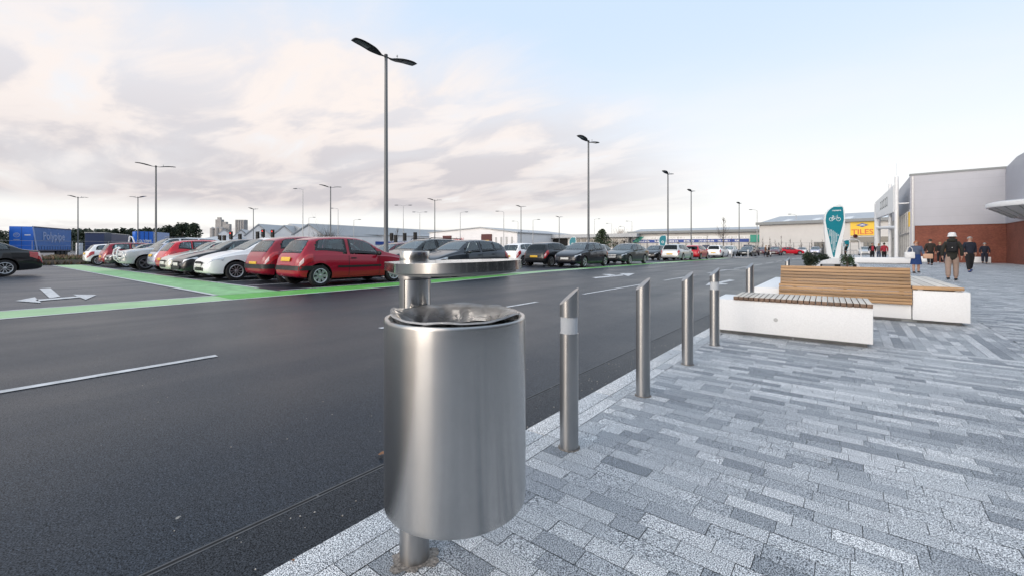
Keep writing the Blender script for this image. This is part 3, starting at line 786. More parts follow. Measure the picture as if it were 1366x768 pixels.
s_ = mb.build('seat_slats', [m_wood_end, m_wood_top], b1, smooth=30); set_tone(s_, 26, 3); sheen_tops(s_)
mb = MB(); mb.lathe([(0, 0), (.024, 0), (.024, .003), (0, .003)], 24, M=Matrix.Translation((-.12, -.3705, .235)) @ Matrix.Rotation(R(90), 4, 'X'))
mb.build('plug', m_galv, b1, smooth=30)

b2 = empty('long_bench', (0, 9.0, 0), R(1.2), 'long white concrete bench with a tall slatted timber backrest', 'bench', 'white concrete benches')
MB().bevbox(.745, 1.36, -.05, 3.3, .045, .495, .008).build('end_block', m_conc, b2, smooth=30)
MB().bevbox(-.98, .735, .0, .45, .045, .41, .008).build('centre_block', m_conc, b2, smooth=30)
MB().bevbox(-1.40, -.99, -.0, 3.5, .045, .425, .008).build('side_block', m_conc, b2, smooth=30)
MB().bevbox(-.98, .735, .46, 3.5, .045, .40, .008).build('rear_block', m_conc, b2, smooth=30)
MB().box(-1.34, 1.28, .03, 3.2, 0, .0449).build('recessed_plinth', m_trim, b2)
mb = MB(); mb.box(-.9, .62, .012, .03, .006, .03); mb.box(.80, 1.28, .012, .03, .006, .03)
mb.build('plinth_trim', m_slot, b2)
# backrest: horizontal boards, the lower ones upright and a little proud, the upper ones leaning back
mb = MB()
zz = .268; yb = -.065; tilt_ = 0
for i in range(5):
    mb.bevbox(-1.005, .738, yb, yb + .05, zz, zz + .0445, .004); zz += .0505
zl = zz
for i in range(6):
    M_ = Matrix.Translation((0, -.055 + .012 * i * 1.25, zl + i * .0525 + .002)) @ Matrix.Rotation(R(-15), 4, 'X')
    mb.bevbox(-.985, .725, 0, .045, 0, .046, .004, M=M_)
bk = mb.build('backrest', m_wood, b2, smooth=30); set_tone(bk, 26, 5)
for x in (-.8, -.1, .6):
    MB().box(x, x + .05, .05, .10, .41, zl + .22).build('back_support', m_trim, b2)
mb = MB()
for i in range(4):
    mb.bevbox(.735 + .14 * i, .735 + .14 * i + .134, -.02, 3.2, .515, .56, .004)
s_ = mb.build('seat_boards', [m_wood_end, m_wood_top], b2, smooth=30); set_tone(s_, 26, 8); sheen_tops(s_)
MB().bevbox(.738, 1.296, -.066, -.0205, .512, .56, .004).build('seat_edge', m_wood, b2, smooth=30)
set_tone(b2_edge := [c for c in KIDS[b2.name] if c.name.startswith('seat_edge')][0], 26, 2)
for x in (.80, 1.2):
    for y in (0., 1.5, 3.0): MB().box(x, x + .06, y - .03, y + .06, .4951, .5149).build('seat_bracket', m_galv, b2)

b3 = empty('slab_bench', (1.75, 43.3, 0), R(8), 'plain low white concrete bench in front of the small crowd', 'bench', 'white concrete benches')
MB().bevbox(-1.75, 1.75, -.3, 1.6, .06, .47, .01).build('block', m_conc, b3, smooth=30)
MB().box(-1.68, 1.68, -.25, 1.5, 0, .0599).build('recessed_plinth', m_trim, b3)
for (xa, xb, lab) in ((1229, 1243, 'left white low bench against the brick wall behind the walkers'), (1284, 1310, 'right white low bench against the brick wall behind the walkers')):
    (xw0, yw0), (xw1, yw1) = at(xa, 36.3), at(xb, 35.2)
    r = empty('slab_bench', ((xw0 + xw1) / 2, 49.6, 0)); tag(r, lab, 'bench', 'white concrete benches')
    w = (xw1 - xw0) / 2 + .1
    MB().bevbox(-w, w, -.3, .3, .05, .5, .01).build('block', m_conc, r, smooth=30)
    MB().box(-w + .06, w - .06, -.25, .25, 0, .0499).build('recessed_plinth', m_trim, r)

# ------------------------------------------------------------------ fallen leaves
m_dry = mat('dry_leaf', (.23, .115, .06), .8, var=.3, vscale=60)
m_paleleaf = mat('pale_leaf', (.33, .31, .28), .8, var=.3, vscale=60)
def leaf(x, y, z, s, rz, m, lab):
    g = []
    for i in range(7):
        t = i / 6; w = math.sin(pi * min(1, t * 1.05)) * .42 + .02
        g.append([((t - .5) * s, sgn * w * s * (1 + .35 * math.sin(9 * t)), .006 + .16 * s * abs(sgn) * math.sin(2.6 * t) + .03 * s) for sgn in (-1, -.5, 0, .5, 1)])
    o = MB().grid(g).build('fallen_leaf', m, None, smooth=60, loc=(x, y, z), rz=rz)
    tag(o, lab, 'leaf')
x, y = gp(511, 607, ROAD); leaf(x, y, ROAD, .055, .6, m_dry, 'brown fallen leaf on the asphalt beside the litter bin')
x, y = gp(238, 692, ROAD); leaf(x, y, ROAD, .022, 1.9, m_paleleaf, 'tiny pale leaf on the dark road left of the slot drain')
x, y = gp(391, 749, 0); leaf(x, y, 0, .014, .3, m_dry, 'tiny brown leaf on the granite kerb in the foreground')

# grit and tiny stones lying on the asphalt
rg = random.Random(31); mb = MB()
for i in range(420):
    if i < 200: x, y = rg.uniform(KX - .34, KX - .01), rg.uniform(-.4, 9)
    else: x, y = rg.uniform(-9, KX - .4), rg.uniform(-.3, 9)
    s_ = rg.uniform(.002, .0055); mb.sphere((x, y, ROAD - .003), (s_, s_ * rg.uniform(.6, 1), s_ * .7), 6, 4)
gr = mb.build('road_grit', mat('pale_grit', (.36, .34, .31), .9, var=.5, vscale=3), None, fix=False); tag(gr, 'pale grit scattered over the asphalt near the kerb', 'grit', None, 'stuff')
# ------------------------------------------------------------------ cars
class Pchip:
    def __init__(s, pts):
        s.x = np.array([p[0] for p in pts], float); s.y = np.array([p[1] for p in pts], float)
        h = np.diff(s.x); d = np.diff(s.y) / h; n = len(s.x); m = np.zeros(n)
        m[0] = d[0]; m[-1] = d[-1]
        for i in range(1, n - 1):
            if d[i - 1] * d[i] > 0:
                w1 = 2 * h[i] + h[i - 1]; w2 = h[i] + 2 * h[i - 1]; m[i] = (w1 + w2) / (w1 / d[i - 1] + w2 / d[i])
        s.m = m
    def __call__(s, x):
        x = min(max(x, s.x[0]), s.x[-1]); i = int(min(np.searchsorted(s.x, x, 'right') - 1, len(s.x) - 2))
        h = s.x[i + 1] - s.x[i]; t = (x - s.x[i]) / h
        return ((2 * t**3 - 3 * t**2 + 1) * s.y[i] + (t**3 - 2 * t**2 + t) * h * s.m[i] + (-2 * t**3 + 3 * t**2) * s.y[i + 1] + (t**3 - t**2) * h * s.m[i + 1])

# x runs from the nose (0) to the tail (L); z heights of roof line (top), belt line (belt)
KINDS = {
 'hatch': dict(L=3.80, W=.82, wb=2.47, fo=.74, r=.295,
    top=[(0, .50), (.03, .62), (.10, .70), (.30, .79), (.62, .89), (.95, .965), (1.05, 1.0), (1.35, 1.19), (1.66, 1.345), (1.95, 1.405), (2.35, 1.42), (2.9, 1.395), (3.28, 1.345), (3.40, 1.30), (3.52, 1.14), (3.64, .96), (3.72, .86), (3.78, .74), (3.80, .62)],
    belt=[(0, .46), (.1, .61), (.6, .78), (1.0, .83), (2.0, .85), (3.0, .885), (3.5, .88), (3.75, .64), (3.80, .54)],
    cowl=1.02, ws=1.70, rw0=3.40, rw1=3.65, doors=3, side=[(1.30, 2.28), (2.38, 3.20)]),
 'five_door': dict(L=4.02, W=.845, wb=2.55, fo=.80, r=.305,
    top=[(0, .50), (.03, .62), (.10, .70), (.32, .80), (.70, .91), (1.0, .98), (1.12, 1.02), (1.42, 1.21), (1.75, 1.37), (2.05, 1.43), (2.5, 1.445), (3.05, 1.42), (3.45, 1.36), (3.58, 1.31), (3.72, 1.15), (3.85, .98), (3.94, .86), (4.0, .74), (4.02, .62)],
    belt=[(0, .46), (.1, .61), (.6, .80), (1.1, .86), (2.0, .89), (3.0, .93), (3.7, .92), (3.96, .65), (4.02, .54)],
    cowl=1.08, ws=1.78, rw0=3.60, rw1=3.88, doors=5, side=[(1.36, 2.17), (2.26, 2.98), (3.04, 3.40)]),
 'saloon': dict(L=4.57, W=.88, wb=2.62, fo=.90, r=.315,
    top=[(0, .50), (.03, .62), (.10, .70), (.35, .79), (.85, .90), (1.25, .965), (1.38, 1.0), (1.72, 1.19), (2.05, 1.345), (2.35, 1.41), (2.75, 1.43), (3.2, 1.39), (3.5, 1.30), (3.8, 1.15), (4.0, 1.05), (4.2, 1.01), (4.44, .985), (4.51, .92), (4.555, .75), (4.57, .62)],
    belt=[(0, .46), (.1, .61), (.7, .79), (1.35, .85), (2.4, .88), (3.3, .91), (4.0, .93), (4.44, .90), (4.52, .66), (4.57, .54)],
    cowl=1.34, ws=2.08, rw0=3.42, rw1=3.98, doors=5, side=[(1.66, 2.45), (2.54, 3.26), (3.32, 3.62)]),
 'estate': dict(L=4.55, W=.88, wb=2.65, fo=.88, r=.315,
    top=[(0, .52), (.03, .64), (.10, .72), (.35, .82), (.8, .93), (1.18, .99), (1.3, 1.03), (1.64, 1.23), (1.98, 1.39), (2.3, 1.46), (2.8, 1.48), (3.6, 1.46), (4.05, 1.42), (4.18, 1.37), (4.30, 1.20), (4.42, .98), (4.49, .86), (4.535, .74), (4.55, .62)],
    belt=[(0, .48), (.1, .63), (.7, .82), (1.3, .88), (2.4, .905), (3.5, .93), (4.2, .93), (4.48, .68), (4.55, .54)],
    cowl=1.26, ws=2.0, rw0=4.18, rw1=4.42, doors=5, side=[(1.58, 2.38), (2.47, 3.2), (3.28, 4.0)]),
 'suv': dict(L=4.45, W=.90, wb=2.62, fo=.84, r=.355,
    top=[(0, .62), (.03, .80), (.08, .90), (.3, .99), (.7, 1.06), (1.12, 1.11), (1.24, 1.14), (1.52, 1.36), (1.8, 1.56), (2.05, 1.64), (2.6, 1.67), (3.5, 1.65), (4.02, 1.62), (4.14, 1.57), (4.26, 1.36), (4.36, 1.10), (4.41, .95), (4.435, .86), (4.45, .74)],
    belt=[(0, .58), (.08, .82), (.6, .98), (1.2, 1.04), (2.4, 1.07), (3.5, 1.09), (4.2, 1.08), (4.4, .78), (4.45, .68)],
    cowl=1.18, ws=1.84, rw0=4.14, rw1=4.36, doors=5, side=[(1.5, 2.25), (2.35, 3.08), (3.16, 3.92)], clear=.10),
}

class Shape:
    def __init__(s, k):
        s.__dict__.update(KINDS[k]); s.kind = k; L = s.L; c = getattr(s, 'clear', 0)
        s.ft = Pchip(s.top); s.fb = Pchip(s.belt)
        s.fz = Pchip([(0, .30 + c), (.05, .25 + c), (.35, .20 + c), (L * .3, .185 + c), (L * .7, .185 + c), (L - .35, .22 + c), (L - .05, .28 + c), (L, .34 + c)])
        W = s.W
        s.fw = Pchip([(0, W * .66), (.03, W * .76), (.09, W * .845), (.2, W * .92), (.42, W * .972), (.8, W), (L - .9, W), (L - .42, W * .975), (L - .2, W * .94), (L - .09, W * .885), (L - .03, W * .82), (L, W * .74)])
    def ring(s, x):
        zb, zt, zs, W = s.fz(x), s.ft(x), s.fb(x), s.fw(x)
        zs = min(zs, zt - .035); zs = max(zs, zb + .05); g = zt - zs
        wr = W * (.90 - .20 * min(1, g / .46))
        h = zs - zb
        pts = [(0, zb), (W * .80, zb), (W * .955, zb + .035), (W * .995, zb + .30 * h), (W, zb + .62 * h), (W * .972, zs - .02 * min(1, h)),
               (W * .93, zs + .06 * g), (wr + (W * .93 - wr) * .12, zs + g * .80), (wr - .035, zt - .10 * g), (wr - .13, zt - .035 * g), (wr * .45, zt - .006 * g), (0, zt)]
        return pts
    NV = 11
    def S(s, x, v):                      # v 0 (keel) .. 11 (roof centre) .. 22 (keel, other side)
        sg = -1 if v <= s.NV else 1      # first half is the -y side
        vv = v if v <= s.NV else 2 * s.NV - v
        p = s.ring(x); i = int(min(math.floor(vv), s.NV - 1)); t = vv - i
        a, b = p[i], p[i + 1]
        return Vector((x, sg * (a[0] + (b[0] - a[0]) * t), a[1] + (b[1] - a[1]) * t))
    def v_of_z(s, x, z, lo=1, hi=11):
        p = s.ring(x)
        for i in range(lo, hi):
            if p[i][1] <= z <= p[i + 1][1] and p[i + 1][1] > p[i][1]:
                return i + (z - p[i][1]) / (p[i + 1][1] - p[i][1])
        return lo if z < p[lo][1] else hi
    def nrm(s, x, v):
        e = .02; a = s.S(min(x + e, s.L), v) - s.S(max(x - e, 0), v); b = s.S(x, min(v + .1, 22)) - s.S(x, max(v - .1, 0))
        n = a.cross(b)
        if n.length < 1e-9: return Vector((0, 0, 1))
        n.normalize(); c = s.S(x, v) - Vector((x, 0, .7))
        return n if n.dot(c) > 0 else -n
    def patch(s, mb, c00, c10, c11, c01, nx=8, ny=4, off=.006, side=0, mi=0):
        # corners as (x, v); bilinear; side: 0 = as given, 1 = mirror too
        for mir in ((False, True) if side else (False,)):
            g = []
            for i in range(nx + 1):
                a = i / nx; row = []
                for j in range(ny + 1):
                    b = j / ny
                    x = (c00[0] * (1 - a) + c10[0] * a) * (1 - b) + (c01[0] * (1 - a) + c11[0] * a) * b
                    v = (c00[1] * (1 - a) + c10[1] * a) * (1 - b) + (c01[1] * (1 - a) + c11[1] * a) * b
                    if mir: v = 22 - v
                    row.append(tuple(s.S(x, v) + s.nrm(x, v) * off))
                g.append(row)
            mb.grid(g, mi)
        return mb
    def zpatch(s, mb, c00, c10, c11, c01, **kw):     # corners as (x, z) on the side wall
        f = lambda c: (c[0], s.v_of_z(c[0], c[1]))
        return s.patch(mb, f(c00), f(c10), f(c11), f(c01), **kw)
    def wrap(s, mb, end, z0, z1, xl, off=.012, n=10, mi=0):   # strip round one end of the car
        xs = [xl * (1 - i / n) for i in range(n + 1)]
        pl = []
        for sg in (0, 1):
            part = []
            for d in xs:
                x = d if end == 0 else s.L - d
                r = []
                for z in (z0, z1):
                    v = s.v_of_z(x, z); v = v if sg == 0 else 22 - v
                    p = s.S(x, v); nn = s.nrm(x, v); nn.z = 0
                    o = off
                    p = p + nn * o + Vector(((-off if end == 0 else off) * (1 if d < .04 else 0), 0, 0)); p.z = z
                    r.append(p)
                part.append(r)
            pl.append(part)
        line = pl[0] + pl[1][::-1]
        mb.grid([[tuple(a), tuple(b)] for a, b in line], mi)
        # close the strip back to the body so that it has thickness
        mb.grid([[tuple(b), (b.x + (.03 if end == 0 else -.03) * (1 if abs(b.y) < .8 * s.W else .0), b.y * .975, b.z + .004)] for a, b in line], mi)
        return mb

CARLIB = {}
def car_meshes(kind):
    """builds the shared meshes of one body shape; returns a list of (name, mesh, role, location)"""
    s = Shape(kind); L = s.L
    xs = [0, .012, .03, .055, .09, .14, .2]; xs += [.28 + i * (L - .56) / 70 for i in range(71)]; xs += [L - .2, L - .14, L - .09, L - .055, L - .03, L - .012, L]
    rows = []
    vl = [0, 1, 2, 3, 4, 5, 5.5, 6, 6.25, 6.8, 7, 7.4, 7.7, 8, 8.5, 9, 9.5, 10, 10.5, 11]
    for x in xs:
        h = [s.S(x, v) for v in vl]; rows.append([tuple(p) for p in h] + [(p.x, -p.y, p.z) for p in h[-2:0:-1]])
    n = len(rows[0]); vs = [p for r in rows for p in r]; fs = []
    for i in range(len(rows) - 1):
        for k in range(n):
            k2 = (k + 1) % n
            fs.append((i * n + k, i * n + k2, (i + 1) * n + k2, (i + 1) * n + k))
    for base, xx in ((0, -.012), ((len(rows) - 1) * n, L + .010)):
        r = rows[0] if base == 0 else rows[-1]; zc = sum(p[2] for p in r) / n
        inn = [(xx, p[1] * .9, zc + (p[2] - zc) * .86) for p in r]; b0 = len(vs); vs += inn; vs.append((xx, 0, zc)); c = len(vs) - 1
        for k in range(n):
            k2 = (k + 1) % n; fs.append((base + k, base + k2, b0 + k2, b0 + k)); fs.append((b0 + k, b0 + k2, c))
    mb = MB(); mb.add(vs, fs)
    body = mb.build('body', [m_black], None, smooth=None)
    # wheel arches
    rw = s.r * 1.2; cut = MB(); xa = (s.fo, s.fo + s.wb)
    for x in xa:
        for sg in (-1, 1):
            M_ = Matrix.Translation((x, sg * (s.W - .10), s.r + .01)) @ Matrix.Rotation(R(90), 4, 'X')
            cut.lathe([(0, -.22), (rw, -.22), (rw, .22), (0, .22)], 36, M=M_)
    cutter = cut.build('cut', [m_dark], None)
    md = body.modifiers.new('b', 'BOOLEAN'); md.object = cutter; md.operation = 'DIFFERENCE'; md.solver = 'EXACT'; md.material_mode = 'TRANSFER'
    dg = bpy.context.evaluated_depsgraph_get()
    me = bpy.data.meshes.new_from_object(body.evaluated_get(dg)); me.name = 'body'
    bpy.data.objects.remove(body); bpy.data.objects.remove(cutter)
    # window outlines in (x, v); the body skin is opened behind the glass
    wins = [('windscreen', [(s.cowl, 8.1), (s.ws - .03, 8.3), (s.ws - .03, 13.7), (s.cowl, 13.9)], m_wind), ('rear_window', [(s.rw0, 8.3), (s.rw1, 8.2), (s.rw1, 13.8), (s.rw0, 13.7)], m_glass)]
    vb, vt = 6.10, 7.62
    for q, (a, b) in enumerate(s.side):
        fr = .36 if q == 0 else .0; last = q == len(s.side) - 1
        if q == 0: c = ((a - .10, vb), (b, vb), (b - .02, vt), (a + fr, vt))
        elif last: c = ((a, vb), (b + (.12 if kind != 'saloon' else .05), vb + .2), (b - .08, vt), (a, vt))
        else: c = ((a, vb), (b, vb), (b, vt), (a, vt))
        for sg in (0, 1):
            wins.append(('side_window', [(x, v if sg == 0 else 22 - v) for x, v in c], m_glass))
    def inside(poly, x, v):
        n_ = len(poly); r_ = True; sgn = 0
        for k in range(n_):
            (x0, v0), (x1, v1) = poly[k], poly[(k + 1) % n_]; cr = (x1 - x0) * (v - v0) - (v1 - v0) * (x - x0)
            if sgn == 0: sgn = 1 if cr > 0 else -1
            elif cr * sgn < 0: return False
        return True
    bm = bmesh.new(); bm.from_mesh(me); kill = []
    for f in bm.faces:
        c = f.calc_center_median(); x = c.x
        if not (.3 < x < L - .05) or c.z < s.fb(x) - .05: continue
        v = s.v_of_z(x, c.z, 4)
        if c.y > 0: v = 22 - v
        if any(inside(w_[1], x, v) for w_ in wins): kill.append(f)
    bmesh.ops.delete(bm, geom=kill, context='FACES'); bm.to_mesh(me); bm.free()
    me.polygons.foreach_set('use_smooth', [True] * len(me.polygons)); me.set_sharp_from_angle(angle=R(38))
    for v in me.vertices: v.co.x -= L / 2
    out = [('body', me, 'paint', (0, 0, 0))]
    def fin(mb, name, mats, role, smooth=45):
        o = mb.build(name, mats, None, smooth=smooth)
        m2 = o.data
        for v in m2.vertices: v.co.x -= L / 2
        bpy.data.objects.remove(o); out.append((name, m2, role, (0, 0, 0)))
    ts = [0, .07, .2, .35, .5, .65, .8, .93, 1]; tw = [0, .03, .12, .25, .4, .5, .6, .75, .88, .97, 1]; td = [0, .12, .3, .5, .7, .88, 1]
    for nm, c, mt in wins:
        na, nb = (td, tw) if nm != 'side_window' else (ts, td)
        g = []
        for a in na:
            row = []
            for b in nb:
                x = (c[0][0] * (1 - a) + c[1][0] * a) * (1 - b) + (c[3][0] * (1 - a) + c[2][0] * a) * b
                v = (c[0][1] * (1 - a) + c[1][1] * a) * (1 - b) + (c[3][1] * (1 - a) + c[2][1] * a) * b
                row.append(tuple(s.S(x, v) + s.nrm(x, v) * .006))
            g.append(row)
        mb = MB(); I, Jn = len(na) - 1, len(nb) - 1
        for i_ in range(I):
            for j_ in range(Jn):
                edge = i_ in (0, I - 1) or j_ in (0, Jn - 1)
                mb.add([g[i_][j_], g[i_ + 1][j_], g[i_ + 1][j_ + 1], g[i_][j_ + 1]], [(0, 1, 2, 3)], 1 if edge else 0)
        fin(mb, nm, [mt, m_frit], None)
    # cabin: floor tub, dashboard, two front seats, rear bench
    mb = MB(); zf = s.fz(L / 2) + .12; W = s.W; zb_ = s.fb(L * .5)
    mb.box(s.cowl - .1, s.rw1 - .25, -W * .86, W * .86, zf, zf + .10); mb.box(s.cowl - .1, s.cowl + .28, -W * .82, W * .82, zf + .1, zb_ - .02)
    x1 = s.ws + .28; x2 = min(s.rw0 - .35, x1 + 1.0); zt_ = s.ft(x1)
    for sg in (-1, 1):
        y0 = sg * W * .42
        mb.bevbox(x1 - .42, x1 + .1, y0 - .24, y0 + .24, zf + .1, zf + .34, .05)
        Mx = Matrix.Translation((x1 + .02, y0, zf + .28)) @ Matrix.Rotation(R(16), 4, 'Y'); mb.bevbox(-.07, .07, -.23, .23, 0, zt_ - zf - .66, .06, M=Mx); mb.bevbox(-.05, .05, -.12, .12, zt_ - zf - .64, zt_ - zf - .44, .04, M=Mx)
        mb.bevbox(x2 + .05, x2 + .15, sg * W * .40 - .11, sg * W * .40 + .11, zt_ - .40, zt_ - .22, .04)
    mb.bevbox(x2 - .42, x2 + .1, -W * .74, W * .74, zf + .1, zf + .34, .05)
    Mx = Matrix.Translation((x2 + .03, 0, zf + .28)) @ Matrix.Rotation(R(14), 4, 'Y'); mb.bevbox(-.07, .07, -W * .74, W * .74, 0, zt_ - zf - .66, .06, M=Mx)
    mb.tube([(s.cowl + .42 + .06 * math.sin(t_ * pi / 8), -.36 + .17 * math.cos(t_ * pi / 8), zb_ + .0 + .16 * math.sin(t_ * pi / 8)) for t_ in range(17)], .016, 6)
    fin(mb, 'interior', m_seat, None, 40)
    # lamps
    zh = s.fb(.12); xh = .42
    for sg in (0, 1):
        f = (lambda v: v) if sg == 0 else (lambda v: 22 - v)
        v = lambda x, z: f(s.v_of_z(x, z))
        c = [(.035, v(.035, zh - .10)), (xh, v(xh, zh + .02)), (xh + .04, v(xh + .04, zh + .115)), (.07, v(.07, zh + .03))]
        fin(s.patch(MB(), *c, nx=8, ny=4, off=.008), 'headlight', m_headlamp, None)
        x0, x1 = L - .34, L - .022
        zt = s.fb(L - .35)
        c = [(L - .40, f(4.35)), (L - .035, f(3.75)), (L - .07, f(5.9)), (L - .42, f(5.95))] if kind not in ('suv', 'estate') else [(L - .22, f(4.3)), (L - .03, f(4.1)), (L - .07, f(6.6)), (L - .24, f(6.4))]
        fin(s.patch(MB(), *c, nx=8, ny=4, off=.010), 'tail_light', m_tail, None)
        c = [(L - .16, f(4.5)), (L - .06, f(4.4)), (L - .075, f(5.2)), (L - .17, f(5.2))]
        fin(s.patch(MB(), *c, nx=3, ny=3, off=.014), 'reversing_light', m_taillit, None)
    # front: grille, lower intake, plate; rear: plate, valance, wiper
    z0 = s.fz(0); W = s.W
    mb = MB(); mb.bevbox(-.025, -.004, -.36, .36, z0 + .255, z0 + .315, .008); mb.bevbox(-.022, -.003, -.42, .42, z0 + .02, z0 + .13, .012)
    fin(mb, 'grille', m_black, None)
    mb = MB().bevbox(-.034, -.0225, -.26, .26, z0 + .142, z0 + .252, .004); fin(mb, 'front_plate', m_plate_w, None)
    zt = s.fb(L - .1)
    mb = MB().bevbox(L - .02, L + .016, -.26, .26, s.fz(L) + .20, s.fz(L) + .31, .004) if kind not in ('hatch',) else MB().bevbox(L - .01, L + .010, -.26, .26, s.fz(L) + .16, s.fz(L) + .27, .004)
    if kind == 'hatch':
        x = L - .055; mb = MB()
        M_ = Matrix.Translation((L - .012, 0, .76)) @ Matrix.Rotation(R(-14), 4, 'Y'); mb.bevbox(0, .02, -.27, .27, -.06, .06, .004, M=M_)
    fin(mb, 'rear_plate', m_plate_y, None)
    # door seams, handles, sills
    seams = [s.side[0][0] - .02]
    seams += [(s.side[0][1] + s.side[1][0]) / 2] + ([s.side[1][1] + .03] if s.doors == 5 else [])
    for x in seams:
        for sg in (0, 1):
            c = [(x - .007, s.fz(x) + .09), (x + .007, s.fz(x) + .09), (x + .007, s.fb(x)), (x - .007, s.fb(x))]
            fin(s.patch(MB(), *[(a, s.v_of_z(a, b) if sg == 0 else 22 - s.v_of_z(a, b)) for a, b in c], nx=1, ny=10, off=.0025), 'door_seam', m_dark, None)
    for x in seams[1:]:
        z = s.fb(x) - .10
        for sg in (0, 1):
            c = [(x - .24, z), (x - .06, z), (x - .06, z + .035), (x - .24, z + .035)]
            fin(s.patch(MB(), *[(a, s.v_of_z(a, b) if sg == 0 else 22 - s.v_of_z(a, b)) for a, b in c], nx=4, ny=2, off=.016), 'door_handle', m_black, 'handle')
    for sg in (0, 1):
        zl = s.fz(1.5); c = [(s.fo + .42, zl), (s.fo + s.wb - .42, zl), (s.fo + s.wb - .42, zl + .075), (s.fo + .42, zl + .075)]
        fin(s.patch(MB(), *[(a, s.v_of_z(a, b) if sg == 0 else 22 - s.v_of_z(a, b)) for a, b in c], nx=12, ny=2, off=.006), 'sill', m_black, None)
    # mirrors
    xm = s.side[0][0] + .06
    for sg in (-1, 1):
        zm = s.fb(xm) + .075
        mb = MB().sphere((xm, sg * (s.W + .075), zm), (.06, .105, .07), 12, 8)
        mb.box(xm - .02, xm + .02, *sorted((sg * (s.W - .08), sg * (s.W + .02))), zm - .06, zm - .025)
        fin(mb, 'wing_mirror', m_black, 'mirror')
    # wheels: tyre with a rim as its child
    rt = s.r; w = .19
    tyre = MB().lathe([(rt * .66, -w / 2), (rt * .93, -w / 2), (rt * .985, -w / 2 + .015), (rt, -w / 2 + .04), (rt, w / 2 - .04), (rt * .985, w / 2 - .015), (rt * .93, w / 2), (rt * .66, w / 2), (rt * .66, w / 2 - .03), (0, w / 2 - .10), (0, -w / 2)], 40, M=Matrix.Rotation(R(90), 4, 'X'))
    o = tyre.build('wheel', [m_tyre], None, smooth=40); tm = o.data; bpy.data.objects.remove(o)
    def rim(spokes, wid):
        mb = MB(); q = Matrix.Rotation(R(90), 4, 'X'); f = -(w / 2 + .002)
        prof = [(rt * .68, w / 2 - .03), (rt * .70, w / 2 + .002), (rt * .66, w / 2 + .006), (rt * .605, w / 2 - .004), (rt * .585, w / 2 - .03)]
        mb.lathe(prof, 40, M=q)
        mb.lathe([(0, w / 2 - .005), (rt * .10, w / 2 - .005), (rt * .17, w / 2 - .012), (rt * .18, w / 2 - .04)], 20, M=q)
        for k in range(spokes):
            a = 2 * pi * k / spokes; Mx = q @ Matrix.Rotation(a, 4, 'Z')
            r0, r1 = rt * .12, rt * .62
            vs = [(r0, -wid * .55, w / 2 - .012), (r0, wid * .55, w / 2 - .012), (r1, wid, w / 2 - .004), (r1, -wid, w / 2 - .004),
                  (r0, -wid * .5, w / 2 - .05), (r0, wid * .5, w / 2 - .05), (r1, wid * .9, w / 2 - .045), (r1, -wid * .9, w / 2 - .045)]
            mb.add([tuple(Mx @ Vector(v)) for v in vs], [(0, 1, 2, 3), (0, 4, 5, 1), (1, 5, 6, 2), (2, 6, 7, 3), (3, 7, 4, 0)])
        mb2 = mb.build('rim', [m_rim], None, smooth=35); me_ = mb2.data; bpy.data.objects.remove(mb2); return me_
    rims = {'cover': rim(7, rt * .155), 'five': rim(5, rt * .15), 'multi': rim(10, rt * .05)}
    return dict(shape=s, parts=out, tyre=tm, rims=rims)

def make_part(name, me, parent, loc=(0, 0, 0), rz=0., m=None, slot=0):
    o = bpy.data.objects.new(name, me); col.objects.link(o); o.location = loc; o.rotation_euler = (0, 0, rz); reg(o, parent)
    if m is not None:
        o.material_slots[slot].link = 'OBJECT'; o.material_slots[slot].material = m
    return o

def car(kind, X, Y, face, paintm, label, name='parked_car', sc_=1.11, rim='cover', rimm=None, yaw=0., mirror=None, handle=None, detail=True, group='cars parked in the bays', glass=None, z=ROAD):
    if kind not in CARLIB: CARLIB[kind] = car_meshes(kind)
    lib = CARLIB[kind]; s = lib['shape']
    root = empty(name, (X, Y, z), R(-90 * face + yaw), label, 'car', group); root.scale = (sc_,) * 3
    for nm, me, role, loc in lib['parts']:
        if not detail and nm in ('door_seam', 'door_handle', 'sill', 'reversing_light', 'grille'): continue
        if role == 'paint': make_part(nm, me, root, loc, m=paintm)
        elif role == 'mirror': make_part(nm, me, root, loc, m=mirror or paintm)
        elif role == 'handle': make_part(nm, me, root, loc, m=handle or paintm)
        elif glass and nm in ('rear_window', 'side_window'): make_part(nm, me, root, loc, m=glass)
        else: make_part(nm, me, root, loc)
    for x in (s.fo, s.fo + s.wb):
        for sg in (-1, 1):
            w = make_part('wheel', lib['tyre'], root, (x - s.L / 2, sg * (s.W - .095), s.r), 0 if sg < 0 else pi)
            make_part('rim', lib['rims'][rim], w, (0, 0, 0), 0, m=rimm)
    return root, s

# in the wheel mesh the outer face looks to -y
def cpart(root, s, mb, name, m, smooth=45, parent=None):
    o = mb.build(name, m, parent or root, smooth=smooth)
    for v in o.data.vertices: v.co.x -= s.L / 2
    return o

p_red = paint('red_car_paint', (.33, .004, .022)); p_red2 = paint('cherry_car_paint', (.26, .006, .020)); p_bright = paint('bright_red_car_paint', (.55, .012, .026))
p_white = paint('white_car_paint', (.86, .865, .87)); p_black = paint('black_car_paint', (.010, .011, .013)); p_blackg = paint('black_green_car_paint', (.010, .016, .016))
p_silver = paint('silver_car_paint', (.60, .61, .61), .45, .33); p_cream = paint('champagne_car_paint', (.58, .57, .51), .35, .33)
p_grey = paint('graphite_car_paint', (.028, .033, .042), .3, .3); p_slate = paint('dark_slate_car_paint', (.012, .017, .019), .2, .3)
p_green = paint('grey_green_car_paint', (.035, .047, .048), .3, .3); p_lav = paint('pale_blue_car_paint', (.42, .45, .55), .4, .3); p_plum = paint('dark_plum_car_paint', (.10, .012, .022))
p_pearl = paint('bluish_black_car_paint', (.010, .012, .018), .1)

slot = lambda k: -13.72 - 2.45 * k
ROWA = 'cars parked along the green path'
